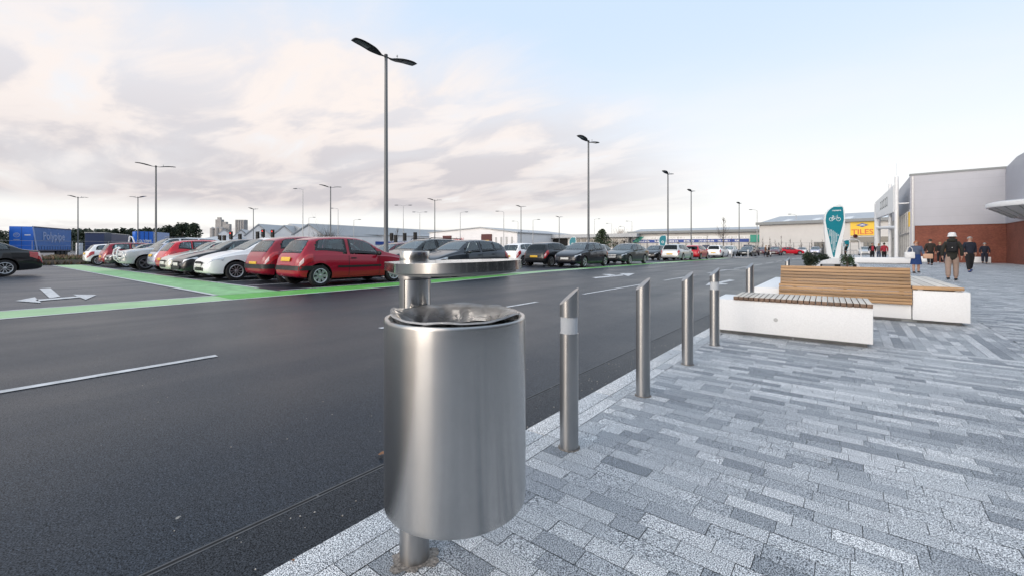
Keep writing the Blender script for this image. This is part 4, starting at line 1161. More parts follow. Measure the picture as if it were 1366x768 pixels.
# ---- row A, tails or noses on the green path
c, s = car('hatch', slot(0), 8.1, 1, p_red, 'red three-door hatchback with a black rear bumper strip, closest to the road', 'hatchback', 1.10, 'cover', mirror=m_black, handle=m_black, group=ROWA)
cpart(c, s, s.wrap(MB(), 1, .46, .585, .62, .012), 'bumper_strip', m_black)
mb = MB(); s.zpatch(mb, (s.fo + .50, .515), (s.fo + s.wb - .52, .515), (s.fo + s.wb - .52, .575), (s.fo + .50, .575), nx=14, ny=2, off=.012, side=1); cpart(c, s, mb, 'side_moulding', m_black)
mb = MB(); mb.tube([(s.rw1 - .02, .02, 1.0 - .02), (s.rw1 - .04, -.2, 1.0 + .0), (s.rw1 - .045, -.38, 1.0 + .005)], .012, 6); cpart(c, s, mb, 'wiper', m_black)

c, s = car('five_door', slot(1), 8.25, 1, p_red2, 'tall dark red hatchback parked tail out beside the red three-door hatchback', 'hatchback', 1.12, 'cover', mirror=p_red2, group=ROWA)
cpart(c, s, s.wrap(MB(), 1, .44, .57, .30, .014), 'bumper_strip', m_black)
c, s = car('five_door', slot(2) - .1, 7.4, -1, p_white, 'white hatchback with large headlights and multi-spoke dark wheels, nose to the path', 'hatchback', 1.12, 'multi', group=ROWA)
mb = MB(); z0 = s.fz(0); mb.bevbox(-.030, -.0125, -.21, .21, z0 + .04, z0 + .33, .02); cpart(c, s, mb, 'tall_grille', m_black)
c, s = car('five_door', slot(3) - .25, 7.3, -1, p_black, 'black hatchback facing the path between the white and the champagne hatchbacks', 'hatchback', 1.1, 'five', group=ROWA)
mb = MB(); mb.bevbox(-.03, -.0125, -.5, .5, .30, .46, .03); cpart(c, s, mb, 'wide_intake', m_black)
c, s = car('hatch', slot(4) - .3, 7.3, -1, p_cream, 'champagne hatchback with slim dark intake, nose to the path beside the black hatchback', 'hatchback', 1.1, 'five', group=ROWA)
c, s = car('five_door', slot(5) - .3, 7.85, 1, p_bright, 'bright red five-door hatchback parked tail out beside the silver off-roader', 'hatchback', 1.12, 'five', group=ROWA)
c, s = car('hatch', slot(6) - .3, 7.8, 1, p_lav, 'pale blue hatchback almost hidden behind the bright red hatchback', 'hatchback', 1.08, 'cover', group=ROWA)
# off-roader with a bull bar
c, s = car('suv', slot(7) - .4, 7.4, -1, p_silver, 'silver off-roader with a white tubular bull bar and muddy tyres', 'off_roader', 1.10, 'five', rimm=m_rim_dark, group=ROWA)
mb = MB()
for sg in (-1, 1):
    mb.tube([(.02, sg * .38, .42), (-.12, sg * .40, .55), (-.16, sg * .41, .80), (-.12, sg * .40, 1.02), (-.02, sg * .36, 1.10)], .035, 8)
    mb.tube([(-.10, sg * .40, .60), (-.04, sg * .72, .62), (.08, sg * .84, .68), (.0, sg * .74, .92), (-.10, sg * .40, .95)], .026, 8)
mb.tube([(-.02, -.36, 1.10), (-.03, 0, 1.12), (-.02, .36, 1.10)], .035, 8); mb.tube([(-.15, -.40, .72), (-.15, .40, .72)], .03, 8)
cpart(c, s, mb, 'bull_bar', m_white)
mb = MB(); mb.bevbox(1.9, 2.6, -.5, .5, 1.665, 1.70, .01); cpart(c, s, mb, 'roof_hatch', m_glass_dark)
c, s = car('hatch', -37.0, 7.3, -1, p_blackg, 'small black car facing the path beside the bull bar of the off-roader', 'hatchback', 1.08, 'cover', group=ROWA)
c, s = car('estate', -39.8, 7.8, 1, p_red2, 'dark red estate car parked tail out near the far end of the path', 'estate_car', 1.08, 'five', group=ROWA)
c, s = car('hatch', -43.2, 7.0, 1, p_white, 'small white hatchback parked last at the far end of the green path', 'hatchback', 1.08, 'cover', group=ROWA)
# ---- row B, nose to nose with row A
ROWB = 'cars parked nose to nose behind the first row'
c, s = car('five_door', slot(0), 13.75, -1, p_grey, 'graphite five-door hatchback behind the lid of the litter bin', 'hatchback', 1.16, 'five', mirror=p_grey, group=ROWB); c.scale.z = 1.09
c, s = car('estate', slot(1), 13.5, -1, p_slate, 'dark estate car with roof rails behind the graphite hatchback', 'estate_car', 1.12, 'five', group=ROWB)
mb = MB()
for sg in (-1, 1):
    mb.tube([(2.1, sg * .60, 1.44), (2.2, sg * .60, 1.50), (3.9, sg * .59, 1.485), (4.0, sg * .59, 1.43)], .018, 6)
cpart(c, s, mb, 'roof_rail', m_black)
c, s = car('saloon', slot(2), 13.6, -1, p_plum, 'dark plum car between the red hatchback and the big lamp post', 'saloon_car', 1.05, 'five', group=ROWB)
c, s = car('five_door', slot(4), 13.4, -1, p_slate, 'dark slate hatchback seen over the roof of the white hatchback', 'hatchback', 1.0, 'five', group=ROWB)
c, s = car('estate', slot(6), 13.4, 1, p_silver, 'long silver estate car roof showing above the bright red hatchback', 'estate_car', 1.2, 'five', group=ROWB)
c, s = car('hatch', slot(9), 13.4, -1, p_silver, 'silver hatchback in the second row behind the off-roader', 'hatchback', 1.05, 'five', group=ROWB)
# ---- rows C and D
ROWC = 'cars parked in the middle rows'
c, s = car('five_door', slot(0) - .35, 25.3, -1, p_pearl, 'black five-door hatchback with bright headlights at the end of the middle row', 'hatchback', 1.12, 'five', group=ROWC)
c, s = car('five_door', slot(1) - .2, 25.2, 1, p_black, 'black hatchback parked tail out with a yellow plate beside the black five-door', 'hatchback', 1.12, 'cover', glass=m_glass_dark, group=ROWC)
c, s = car('five_door', slot(2) - .2, 25.4, 1, p_white, 'white hatchback with red tail lamps between the graphite and the black hatchbacks', 'hatchback', 1.1, 'five', group=ROWC)
c, s = car('hatch', slot(4), 25.4, -1, p_silver, 'silver hatchback peeping over the roof of the white hatchback in the middle row', 'hatchback', 1.05, 'five', group=ROWC)
c, s = car('saloon', slot(0) - .2, 32.1, -1, p_green, 'grey-green saloon with chrome grille at the end of the middle row', 'saloon_car', 1.12, 'five', group=ROWC)
cpart(c, s, MB().bevbox(-.036, -.0125, -.3, .3, .54, .66, .012), 'chrome_grille', m_rim)
c, s = car('five_door', slot(1) - .2, 32.2, 1, p_silver, 'silver hatchback partly hidden between the black five-door and the grey-green saloon', 'hatchback', 1.08, 'five', group=ROWC)
c, s = car('hatch', slot(2) - .2, 32.2, -1, p_white, 'white car glimpsed between the two black hatchbacks of the middle row', 'hatchback', 1.08, 'five', group=ROWC)
# ---- rows E to H
ROWE = 'cars parked in the far rows'
c, s = car('estate', slot(0) - .35, 45.4, 1, p_silver, 'silver estate car with a wide dark rear window and yellow plate', 'estate_car', 1.12, 'five', glass=m_glass_dark, group=ROWE)
c, s = car('five_door', slot(1) - .2, 45.3, -1, p_black, 'black hatchback just left of the silver estate car in the far row', 'hatchback', 1.08, 'five', group=ROWE)
c, s = car('hatch', slot(2) - .2, 45.5, -1, p_white, 'white hatchback glimpsed left of the silver estate car in the far row', 'hatchback', 1.08, 'five', group=ROWE)
c, s = car('five_door', slot(0) - .3, 51.9, 1, p_bright, 'dark-windowed red hatchback parked right behind the silver estate car', 'hatchback', 1.12, 'five', glass=m_glass_dark, group=ROWE)
c, s = car('hatch', slot(1) - .3, 52., -1, p_silver, 'silver hatchback glimpsed right of the red hatchback in the far row', 'hatchback', 1.08, 'five', group=ROWE)
c, s = car('estate', slot(0) - .6, 63.6, 1, p_white, 'white estate car with red tail lamps left of the traffic island', 'estate_car', 1.13, 'five', glass=m_glass_dark, group=ROWE)
c, s = car('five_door', slot(1) - .6, 63.6, 1, p_silver, 'silver hatchback left of the white estate car near the traffic island', 'hatchback', 1.08, 'five', group=ROWE)
xw, yw = at(973, 66); c, s = car('suv', xw, yw, -1, p_white, 'white tall car facing the camera behind the traffic island', 'off_roader', 1.0, 'five', group=ROWE)
xw, yw = at(997, 67); c, s = car('saloon', xw, yw, -1, p_slate, 'dark grey saloon facing the camera behind the traffic island', 'saloon_car', 1.12, 'five', group=ROWE)
xw, yw = at(1003, 76); c, s = car('suv', xw, yw, 1, p_blackg, 'dark tall car behind the dark grey saloon at the traffic island', 'off_roader', 1.1, 'five', group=ROWE)
xw, yw = at(1034, 80); c, s = car('estate', xw, yw, -1, p_plum, 'maroon estate car facing the camera beyond the crossing', 'estate_car', 1.1, 'five', group=ROWE)
xw, yw = at(1016, 88); c, s = car('hatch', xw, yw, -1, p_plum, 'small maroon car behind the walker at the crossing', 'hatchback', 1.1, 'five', group=ROWE)
xw, yw = at(1053, 88); c, s = car('saloon', xw, yw, 1, p_bright, 'bright red saloon standing side-on beyond the crossing', 'saloon_car', 1.1, 'five', yaw=-62, group=ROWE)
xw, yw = at(1070, 90); c, s = car('five_door', xw, yw, -1, p_white, 'white hatchback behind the shrubs left of the teal totem', 'hatchback', 1.08, 'five', group=ROWE)
xw, yw = at(1088, 88); c, s = car('suv', xw, yw, -1, p_lav, 'silver-blue tall car behind the shrubs just left of the teal totem', 'off_roader', 1.0, 'five', group=ROWE)
xw, yw = at(1154, 78); c, s = car('estate', xw, yw, -1, p_silver, 'silver car behind the white arch right of the teal totem', 'estate_car', 1.08, 'five', group=ROWE)
# ---- the black saloon on the aisle
xw, yw = gp(8, 369, ROAD)
c, s = car('saloon', xw - .98, yw - 1.5, -1, p_black, 'shiny black saloon driving off at the left edge with ten-spoke wheels', 'saloon_car', 1.10, 'multi', yaw=8, group=None)
# ------------------------------------------------------------------ lamp posts of the car park
LAMPG = 'twin-head lamp posts of the car park'
def lamp_proto(H=9.3):
    r = empty('lamp_post')
    mb = MB(); mb.lathe([(0, -.05), (.115, -.05), (.115, 1.1), (.095, 1.14), (.085, 2.), (.062, H), (0, H)], 20)
    mb.build('pole', m_lamp, r, smooth=40)
    mb = MB(); mb.lathe([(.1155, .0), (.20, .0), (.20, .03), (.1155, .03)], 16, closed=True); mb.build('base_flange', m_galv, r, smooth=40)
    MB().bevbox(-.02, .02, -.118, -.1155, .55, 1.0, .001).build('access_door', m_lamp, r)
    MB().lathe([(.0625, H - .12), (.072, H - .12), (.072, H + .03), (0, H + .05)], 16).build('top_cap', m_lamphead, r, smooth=40)
    for sg in (-1, 1):
        # gull-wing head: thin arm dipping, then a broad blade arching over
        n = 14; top = []; bot = []
        for i in range(n + 1):
            t = i / n; y = sg * (.06 + 1.42 * t)
            z = H - .07 + .0 * t + .20 * math.sin(pi * min(1, max(0, (t - .12) / .88)) * .62) - .045 * math.sin(pi * t * .9)
            w = .045 + (.20 * min(1, max(0, (t - .10) / .30)) ** .8) * (1 - .35 * max(0, (t - .75) / .25) ** 2)
            th = .035 + .03 * math.sin(pi * min(1, t * 1.1)) * (1 if t > .15 else .4)
            top.append([(x * w, y, z + th * (1 - .75 * abs(x) ** 2)) for x in (-1, -.6, -.2, .2, .6, 1)])
            bot.append([(x * w, y, z - th * .25 * (1 - abs(x))) for x in (-1, -.6, -.2, .2, .6, 1)])
        mb = MB().grid(top).grid(bot, flip=True)
        for e in (0, n):
            mb.add(top[e] + bot[e], [(k, k + 1, 6 + k + 1, 6 + k) for k in range(5)])
        h = mb.build('lamp_head', m_lamphead, r, smooth=50)
        g = []
        for i in range(5):
            t = .52 + .42 * i / 4; k = t * n; a = int(min(k, n - 1)); u = k - a
            g.append([tuple(Vector(bot[a][j]).lerp(Vector(bot[a + 1][j]), u) * 1.0 + Vector((0, 0, -.012))) for j in (1, 2, 3, 4)])
        MB().grid(g).build('led_panel', m_led, h, smooth=50)
    mb = MB().tube([(0, .55, H - .02), (0, .55, H + .17)], .02, 8); mb.lathe([(0, 0), (.035, 0), (.035, .06), (0, .08)], 12, M=Matrix.Translation((0, .55, H + .14)))
    mb.build('photocell', m_galv, r, smooth=40)
    return r
lp = lamp_proto(); first = True
lamps = [(515, 10.6, 9.15, 'tall twin-head lamp post rising behind the red three-door hatchback, the nearest of all'), (785, 28.8, 9.3, 'twin-head lamp post rising over the black five-door hatchback in the middle rows'),
         (891, 48.3, 9.6, 'twin-head lamp post behind the silver estate car in the far row'), (922, 66.5, 9.8, 'twin-head lamp post left of the white estate car near the traffic island'),
         (986, 86, 9.4, 'thin twin-head lamp post over the traffic island'), (208, 10.6, 8.9, 'twin-head lamp post behind the bright red hatchback on the left'),
         (441, 29.1, 9.3, 'twin-head lamp post over the roof of the red three-door hatchback'), (580, 47.7, 9.3, 'twin-head lamp post over the dark estate car with roof rails'),
         (695, 64.5, 9.2, 'far twin-head lamp post over the white hatchback of the middle row'), (746, 88, 8.9, 'small far twin-head lamp post above the black hatchback with the yellow plate')]
for px_, Y, H, lab in lamps:
    t = (px_ - 683) / F; d = Y / (FW[1] + RT[1] * t); x, y = at(px_, d)
    o = lp if first else copy_thing(lp); first = False
    o.location = (x, y, ROAD); o.scale = (1, 1, H / 9.3); tag(o, lab, 'lamp post', LAMPG)
for px_, yt, rz, lab in ((104, 262, R(38), 'twin-head lamp post in front of the trees beside the blue curtain trailer'), (338, 278, R(38), 'far twin-head lamp post between the two concrete towers and the white gables'),
                     (184, 262, R(118), 'lamp post standing in front of the pale blue container')):
    d = F * 8.15 / (HY - yt); x, y = at(px_, d); o = copy_thing(lp); o.location = (x, y, ROAD); o.rotation_euler = (0, 0, rz); tag(o, lab, 'lamp post', LAMPG)
# slim road lamps on the public road beyond
def road_lamp(px_, yt, d, side, lab, col2=False):
    x, y = at(px_, d); H = zat(yt, d); r = empty('street_light', (x, y, 0), TH, lab, 'street light', 'slim street lights beyond the car park')
    MB().lathe([(0, 0), (.11, 0), (.06, H), (0, H)], 10).build('pole', m_galv, r, smooth=40)
    for s_ in ((side,) if not col2 else (-1, 1)):
        a = MB().tube([(0, 0, H - .05), (s_ * .5, 0, H + .12), (s_ * 1.2, 0, H + .18)], .035, 8).build('arm', m_galv, r, smooth=40)
        MB().sphere((s_ * 1.6, 0, H + .17), (.5, .16, .09), 12, 6).build('lantern', m_lamp, a, smooth=40)
for i, (px_, yt, d, sd, lab, c2) in enumerate([(404, 253, 90, -1, 'tall single-arm street light left of the nearest of the white gables', 0), (412, 291, 130, 1, 'short street light in front of the middle white gable', 0),
        (451, 279, 110, -1, 'single-arm street light over the long grey warehouse roof, left of a bare shrub', 0), (472, 294, 120, 1, 'short post-top street light before the long grey warehouse', 0), (538, 275, 100, 1, 'two-arm street light right of the nearest lamp post', 1),
        (560, 284, 115, -1, 'two-arm street light between the dark estate car and the warehouse', 1), (614, 284, 110, 1, 'single-arm street light over the graphite hatchback with its arm to the right', 0), (672, 283, 105, -1, 'single-arm street light at the right corner of the gable building', 0),
        (691, 296, 140, -1, 'small street light over the white hatchback of the middle row', 0), (711, 294, 120, 1, 'street light at the left end of the low dark-glazed building', 0), (793, 293, 150, 1, 'thin street light just left of the conifer', 0), (816, 299, 150, -1, 'pale street light just right of the conifer', 0),
        (843, 296, 140, -1, 'small street light at the left end of the blue-fascia shop', 0), (833, 303, 160, -1, 'faint street light before the bare bushes', 0), (1010, 281, 105, -1, 'street light at the join of the blue-fascia shop and the tall warehouse', 0), (1062, 287, 105, -1, 'thin street light against the tall warehouse left of the teal totem', 0)]):
    road_lamp(px_, yt, d, sd, lab, c2)

# ------------------------------------------------------------------ traffic signals
def signal(px_, yc, d, lit, lab, heads=1):
    x, y = at(px_, d); zc = zat(yc, d); s_ = d / 62
    r = empty('traffic_light', (x, y, 0), TH, lab, 'traffic light', 'traffic lights at the junction')
    MB().lathe([(0, 0), (.06, 0), (.06, zc + .6), (0, zc + .6)], 10).build('pole', m_lamp, r, smooth=40)
    b = MB().bevbox(-.27 * s_, .27 * s_, -.10, -.07, zc - .58 * s_, zc + .58 * s_, .01).build('backing_board', m_black, r)
    MB().bevbox(-.15 * s_, .15 * s_, -.30, -.1005, zc - .5 * s_, zc + .5 * s_, .02).build('signal_head', m_black, r)
    for k in range(3):
        MB().sphere((0, -.305, zc + (.32 - .32 * k) * s_), (.11 * s_, .03, .11 * s_), 14, 8).build('lens', m_red_lit if (lit and k == 0) else m_lens_off, r, smooth=60)
        g = [[(.13 * s_ * math.cos(a), -.30 - e, zc + (.32 - .32 * k) * s_ + .13 * s_ * math.sin(a)) for a in [R(-10 + 20 * j) for j in range(11)]] for e in (0, .16)]
        MB().grid(g).build('hood', m_black, r, smooth=60)
for a_ in [(351.5, 311.5, 62, 1, 'traffic light showing red, the larger one left of the dark red hatchback roof'), (364, 312, 75, 1, 'traffic light showing red, right of the larger red signal'), (308.5, 314.5, 85, 1, 'small traffic light showing red in front of the first white gable'),
           (344, 314.5, 80, 0, 'unlit dark traffic light just left of the larger red signal'), (293.5, 319.5, 90, 0, 'unlit traffic light low before the brown sheds'), (299.5, 319.5, 90, 0, 'unlit traffic light just right of the brown sheds'),
           (320.5, 317.5, 90, 0, 'unlit dark traffic light between the first two white gables'), (522.5, 316.5, 75, 0, 'unlit traffic light just right of the nearest lamp post'), (528, 319, 85, 0, 'lower unlit traffic light between its two neighbours by the nearest lamp post'),
           (540, 316.5, 72, 0, 'unlit traffic light over the dark estate car'), (554, 315.5, 80, 0, 'unlit traffic light over the roof rails of the dark estate car')]:
    signal(*a_)

# ------------------------------------------------------------------ lettering
def text_mesh(txt, size, ext=.01, align='CENTER'):
    cu = bpy.data.curves.new('t', 'FONT'); cu.body = txt; cu.size = size; cu.extrude = ext; cu.align_x = align; cu.align_y = 'CENTER'; cu.resolution_u = 3; cu.offset = size * .018
    o = bpy.data.objects.new('t', cu); col.objects.link(o)
    dg = bpy.context.evaluated_depsgraph_get(); me = bpy.data.meshes.new_from_object(o.evaluated_get(dg)); bpy.data.objects.remove(o); bpy.data.curves.remove(cu)
    return me
def lettering(name, txt, size, m, parent, loc, width=None, rz=0., ext=.015):
    me = text_mesh(txt, size, ext); me.materials.clear(); me.materials.append(m)
    xs = [v.co.x for v in me.vertices]; w = max(xs) - min(xs); k = (width / w) if width else 1
    for v in me.vertices: v.co.x *= k; v.co = Vector((v.co.x, -v.co.z, v.co.y))      # stand it up, face -y
    o = bpy.data.objects.new(name, me); col.objects.link(o); o.location = loc; o.rotation_euler = (0, 0, rz); reg(o, parent); return o
def words(mb, x0, x1, y, z0, h, rg, gap=.35):      # rows of letter-like strokes for lettering too small to read
    x = x0
    while x < x1:
        n = rg.randint(4, 9)
        for i in range(n):
            w = h * rg.uniform(.35, .6)
            if x + w > x1: return mb
            mb.box(x, x + w * .35, y - .02, y, z0, z0 + h * rg.choice([.7, 1, 1])); mb.box(x + w * .35, x + w * .8, y - .019, y, z0 + (h * .55 if rg.random() < .5 else 0), z0 + h * rg.choice([.2, .7]) + .02); x += w
        x += h * gap * 2
    return mb

# local frame on a wall: origin at the left photo column, x along the wall to the right, y into the building
def wallframe(name, xa, da, xb, db, label, cat, group=None, z=0.):
    a = Vector(at(xa, da)); b = Vector(at(xb, db)); v = b - a
    return empty(name, (a.x, a.y, z), math.atan2(v.y, v.x), label, cat, group), v.length

# ------------------------------------------------------------------ blue-fascia shop, far centre
r, w = wallframe('retail_unit', 842, 134, 1016, 116, 'long low pale shop with a blue lettered fascia and grey eaves', 'shop')
MB().box(0, w, 0, 30, 0, 6.0).build('wall', m_clad_light, r)
mb = MB(); mb.add([(-.8, -1.2, 6.1), (w + .8, -1.2, 6.1), (w + .8, 15, 7.9), (-.8, 15, 7.9), (-.8, 31, 6.1), (w + .8, 31, 6.1)], [(0, 1, 2, 3), (3, 2, 5, 4)]); mb.add([(-.8, -1.2, 6.1), (-.8, 15, 7.9), (-.8, 31, 6.1)], [(0, 1, 2)]); mb.add([(w + .8, -1.2, 6.1), (w + .8, 15, 7.9), (w + .8, 31, 6.1)], [(0, 2, 1)])
rf = mb.build('roof', m_roof, r)
MB().box(-.9, w + .9, -1.35, -1.21, 5.85, 6.5).build('eaves', m_trim, rf)
MB().box(0, w, -.08, -.002, 4.0, 4.95).build('white_band', m_sign_white, r)
fb = MB().box(.5, w - 3.0, -.16, -.085, 3.05, 3.95).build('fascia_sign', m_signblue, r)
rg = random.Random(5); mb = MB(); x = 2.
while x < w - 6:
    x2 = x + rg.uniform(2.6, 4.5); words(mb, x, min(x2, w - 5), -.165, 3.25, .5, rg, .2); x = x2 + rg.uniform(.8, 1.4)
mb.build('fascia_lettering', m_sign_white, fb)
mb = MB(); words(mb, 6, w * .45, -.082, 4.2, .5, rg); words(mb, w * .5, w * .62, -.082, 4.2, .4, rg); words(mb, w * .75, w * .95, -.082, 4.2, .45, rg); mb.build('band_lettering', m_galv, r)
mb = MB(); mb.prism([(.4, 3.1), (2.2, 3.1), (4.0, 4.9), (2.2, 4.9)], 0, .06, M=Matrix.Translation((0, -.17, 0)) @ Matrix.Rotation(R(90), 4, 'X')); mb.build('green_emblem', m_signgreen, r)
MB().box(w - 2.7, w - .1, -.5, -.2, 3.0, 5.0).build('corner_sign', m_signgreen, r)
for xx in (10, 20.5, 31):
    MB().box(xx, xx + 2.0, -.05, -.002, 0, 2.3).build('door', m_navy, r)
# ------------------------------------------------------------------ tall tile warehouse
r, w = wallframe('warehouse', 1013, 105, 1262, 82, 'tall pale grey clad warehouse carrying a yellow tile sign', 'warehouse')
WW = w; MB().box(0, w, 0, 40, 0, 7.2).build('wall', m_clad_light, r)
mb = MB(); mb.add([(-.5, -.7, 7.3), (w + .5, -.7, 7.3), (w + .5, 20, 10.2), (-.5, 20, 10.2), (-.5, 41, 7.3), (w + .5, 41, 7.3)], [(0, 1, 2, 3), (3, 2, 5, 4), (0, 3, 4), (1, 5, 2)])
rf = mb.build('roof', m_roof, r)
MB().box(-.6, w + .6, -.85, -.71, 6.95, 7.6).build('gutter', m_trim, rf)
mb = MB()
for k in range(7): 
    x = 4 + k * 6; mb.add([(x, 3.0, 7.83), (x + 1.4, 3.0, 7.83), (x + 1.4, 9, 8.67), (x, 9, 8.67)], [(0, 1, 2, 3)])
mb.build('rooflight', m_winpale, rf)
def wall_x(px_, xa, da, xb, db):       # where on the wall a photo column falls
    a = Vector(at(xa, da)); b = Vector(at(xb, db)); t = (px_ - 683) / F
    dx, dy = FW[0] + RT[0] * t, FW[1] + RT[1] * t; v = (b - a).normalized()
    # a + s v = k (dx,dy)
    det = v.x * -dy + dx * v.y; s_ = (-(a.x) * -dy - dx * (a.y)) / det * 1.0
    return s_, None
xs0 = wall_x(1134.5, 1013, 105, 1262, 82)[0]; xs1 = wall_x(1167, 1013, 105, 1262, 82)[0]
sg = MB().box(xs0, xs1, -.2, -.005, 4.0, 7.0)
sg = sg.build('yellow_sign', m_yellow, r)
wd = xs1 - xs0
lettering('sign_letters', 'TILES', 1.5, m_orange, sg, ((xs0 + xs1) / 2, -.215, 4.72), width=wd * .9)
mb = MB(); q = Matrix.Translation(((xs0 + xs1) / 2, -.205, 6.2)) @ Matrix.Rotation(R(90), 4, 'X'); mb.prism([(-wd * .26, 0), (0, -.42), (wd * .26, 0), (0, .42)], 0, .05, M=q); em = mb.build('sign_diamond', m_signblue, sg)
mb = MB(); mb.prism([(-wd * .16, .05), (-wd * .02, .05), (wd * .16, .05), (0, .20)], .051, .07, M=q); mb.prism([(-.5, -.12), (.5, -.12), (.4, -.04), (-.4, -.04)], .051, .07, M=q); mb.build('diamond_stripe', m_sign_white, em)
MB().box(xs0, xs1 + 14, -.12, -.005, 2.6, 3.7).build('window_strip', m_winglass, r)
MB().box(xs1 + 2.6, xs1 + 13, -.2, -.005, 4.0, 7.0).build('yellow_sign', m_yellow, r)
MB().box(xs1 + 5.2, xs1 + 11.5, -.23, -.205, 4.3, 4.9).build('sign_bar', m_orange, r)
for px_ in (1093, 1160):
    x = wall_x(px_, 1013, 105, 1262, 82)[0]
    mb = MB(); mb.box(x - 1.0, x - .85, -.1, -.003, 0, 2.7); mb.box(x + .85, x + 1., -.1, -.003, 0, 2.7); mb.box(x - .85, x + .85, -.1, -.003, 2.55, 2.7); fr = mb.build('door_frame', m_lamp, r)
    MB().box(x - .849, x + .849, -.06, -.003, 0, 2.549).build('door', m_winglass, fr)
# ------------------------------------------------------------------ low dark-glazed building
r, w = wallframe('showroom', 706, 150, 838, 132, 'low flat-roofed showroom with a dark glazed front, left of the conifer', 'building')
MB().box(0, w, 0, 25, 0, 4.8).build('wall', m_clad_light, r)
MB().box(-1, w + 3, -1.5, 26, 4.801, 5.9).build('roof', m_roof, r)
MB().box(.8, w * .42, -.1, -.002, .2, 4.6).build('dark_glazing', m_dark, r)
for k in range(9):
    x = w * .44 + k * w * .06; f_ = MB().box(x, x + w * .048, -.1, -.002, 1.4, 4.3).build('window', m_winglass, r)
MB().box(w * .43, w * .99, -.16, -.003, .7, 1.3).build('cill_band', m_white, r)
# ------------------------------------------------------------------ grey gable building with board signs
r, w = wallframe('gable_building', 573, 150, 690, 128, 'white building with a shallow grey gable, red lettering and two dark boards', 'building')
hw = 7.6
mb = MB(); mb.prism([(0, 0), (w, 0), (w, hw - 1.7), (w * .62, hw + .2), (0, hw - .9)], 0, -40, M=Matrix.Rotation(R(90), 4, 'X')); mb.build('wall', m_clad_white, r)
mb = MB(); mb.prism([(-.4, hw - .85), (w * .62, hw + .25), (w + .4, hw - 1.65), (w + .4, hw - 1.35), (w * .62, hw + .55), (-.4, hw - .55)], .4, -40.4, M=Matrix.Rotation(R(90), 4, 'X')); mb.build('roof', m_roof, r)
def colx(px_): return w * (px_ - 573) / (690 - 573)
MB().box(colx(594), colx(606), -.3, -.003, 2.6, 5.6).build('dark_board', m_brown, r)
bb = MB().box(colx(647), colx(660), -.3, -.003, 2.0, 5.8).build('dark_board', m_brown, r)
MB().box(colx(649.5), colx(657), -.33, -.3005, 3.0, 3.9).build('board_patch', m_yellow, bb)
mb = MB(); words(mb, colx(609), colx(624), -.03, 4.0, .9, random.Random(3), .1); mb.build('red_lettering', mat('red_letter', (.45, .03, .05), .5), r)
for k in range(4): MB().box(colx(664 + 6.3 * k), colx(666.2 + 6.3 * k), -.05, -.003, .5, 4.8).build('panel_strip', m_galv, r)
# ------------------------------------------------------------------ white gabled sheds and the long warehouse
def shed(xa, xp, xb, yp, yb, d, depth, lab, dirpx, group='white gabled sheds', mroof=None, extra=0.):
    """gable facing the camera-left between photo columns xa..xb, peak at xp; roof runs away"""
    r, w = wallframe('gabled_shed', xa, d, xb, d * 1.04, lab, 'shed', group)
    h = zat(yb, d); hp = zat(yp, d); p = w * (xp - xa) / (xb - xa)
    mb = MB(); mb.prism([(0, 0), (w, 0), (w, h), (p, hp - .1), (0, h)], 0, -depth, M=Matrix.Rotation(R(90), 4, 'X') )
    b = mb.build('wall', m_clad_white, r)
    mb = MB(); mb.prism([(-.3, h - .15), (p, hp), (w + .3, h - .15), (w + .3, h + .1), (p, hp + .25), (-.3, h + .1)], .3, -depth, M=Matrix.Rotation(R(90), 4, 'X')); rf = mb.build('roof', m_roof, r)
    # skew so that the ridge runs off towards the right
    for o in (b, rf):
        for v in o.data.vertices: v.co.x += v.co.y * dirpx
    return r, w, h, hp
shed(292, 300, 309, 306.3, 312.5, 150, 40, 'first white gable on the left, right of the concrete towers', 1.3)
shed(312, 322, 333, 306.3, 316, 145, 40, 'second white gable from the left, with a grey roof', 1.3)
shed(328, 346, 364, 299.3, 315, 140, 60, 'tall white gable behind the larger red traffic light', 1.6)
shed(364, 380, 396, 301, 315, 135, 60, 'white gable between the red traffic light and the single-arm street light', 1.6)
shed(393, 414, 434, 299, 313.5, 130, 95, 'white end gable of the long grey warehouse', 2.6)
r, w = wallframe('long_warehouse', 425, 136, 690, 215, 'very long grey roofed warehouse with a blue stripe at its foot', 'warehouse')
MB().box(0, w, 0, 30, 0, 6.1).build('wall', m_clad_white, r)
mb = MB(); mb.add([(-2, -.6, 6.15), (w, -.6, 6.15), (w, 16, 9.7), (-2, 16, 9.7), (-2, 32, 6.1), (w, 32, 6.1)], [(0, 1, 2, 3), (3, 2, 5, 4), (0, 3, 4), (1, 5, 2)]); mb.build('roof', m_roof, r)
MB().box(0, w, -.25, -.01, 2.6, 3.8).build('blue_stripe', m_signblue, r)
# ------------------------------------------------------------------ brown sheds, towers
for (xa, xb, yt, d, lab) in ((258, 284, 316, 110, 'low brown brick shed with a grey sloping roof, left of its twin'), (276, 301, 317.5, 100, 'low brown brick shed right below the wider concrete tower')):
    r, w = wallframe('brick_shed', xa, d, xb, d, lab, 'shed', 'brown sheds'); h = zat(yt + 5, d)
    MB().box(0, w, 0, 14, 0, h).build('wall', mat('brown_brick', (.13, .085, .06), .9, var=.2), r)
    mb = MB(); mb.add([(-.3, -.5, h), (w + .3, -.5, h), (w * .8, 7, h + 1.2), (w * .1, 7, h + 1.2), (-.3, 14.4, h), (w + .3, 14.4, h)], [(0, 1, 2, 3), (3, 2, 5, 4), (0, 3, 4), (1, 5, 2)]); mb.build('roof', m_roof, r)
d = 300
r, w = wallframe('silo_tower', 283, d, 304, d, 'stepped grey concrete silo block, wider of the two towers', 'tower', 'grey concrete towers')
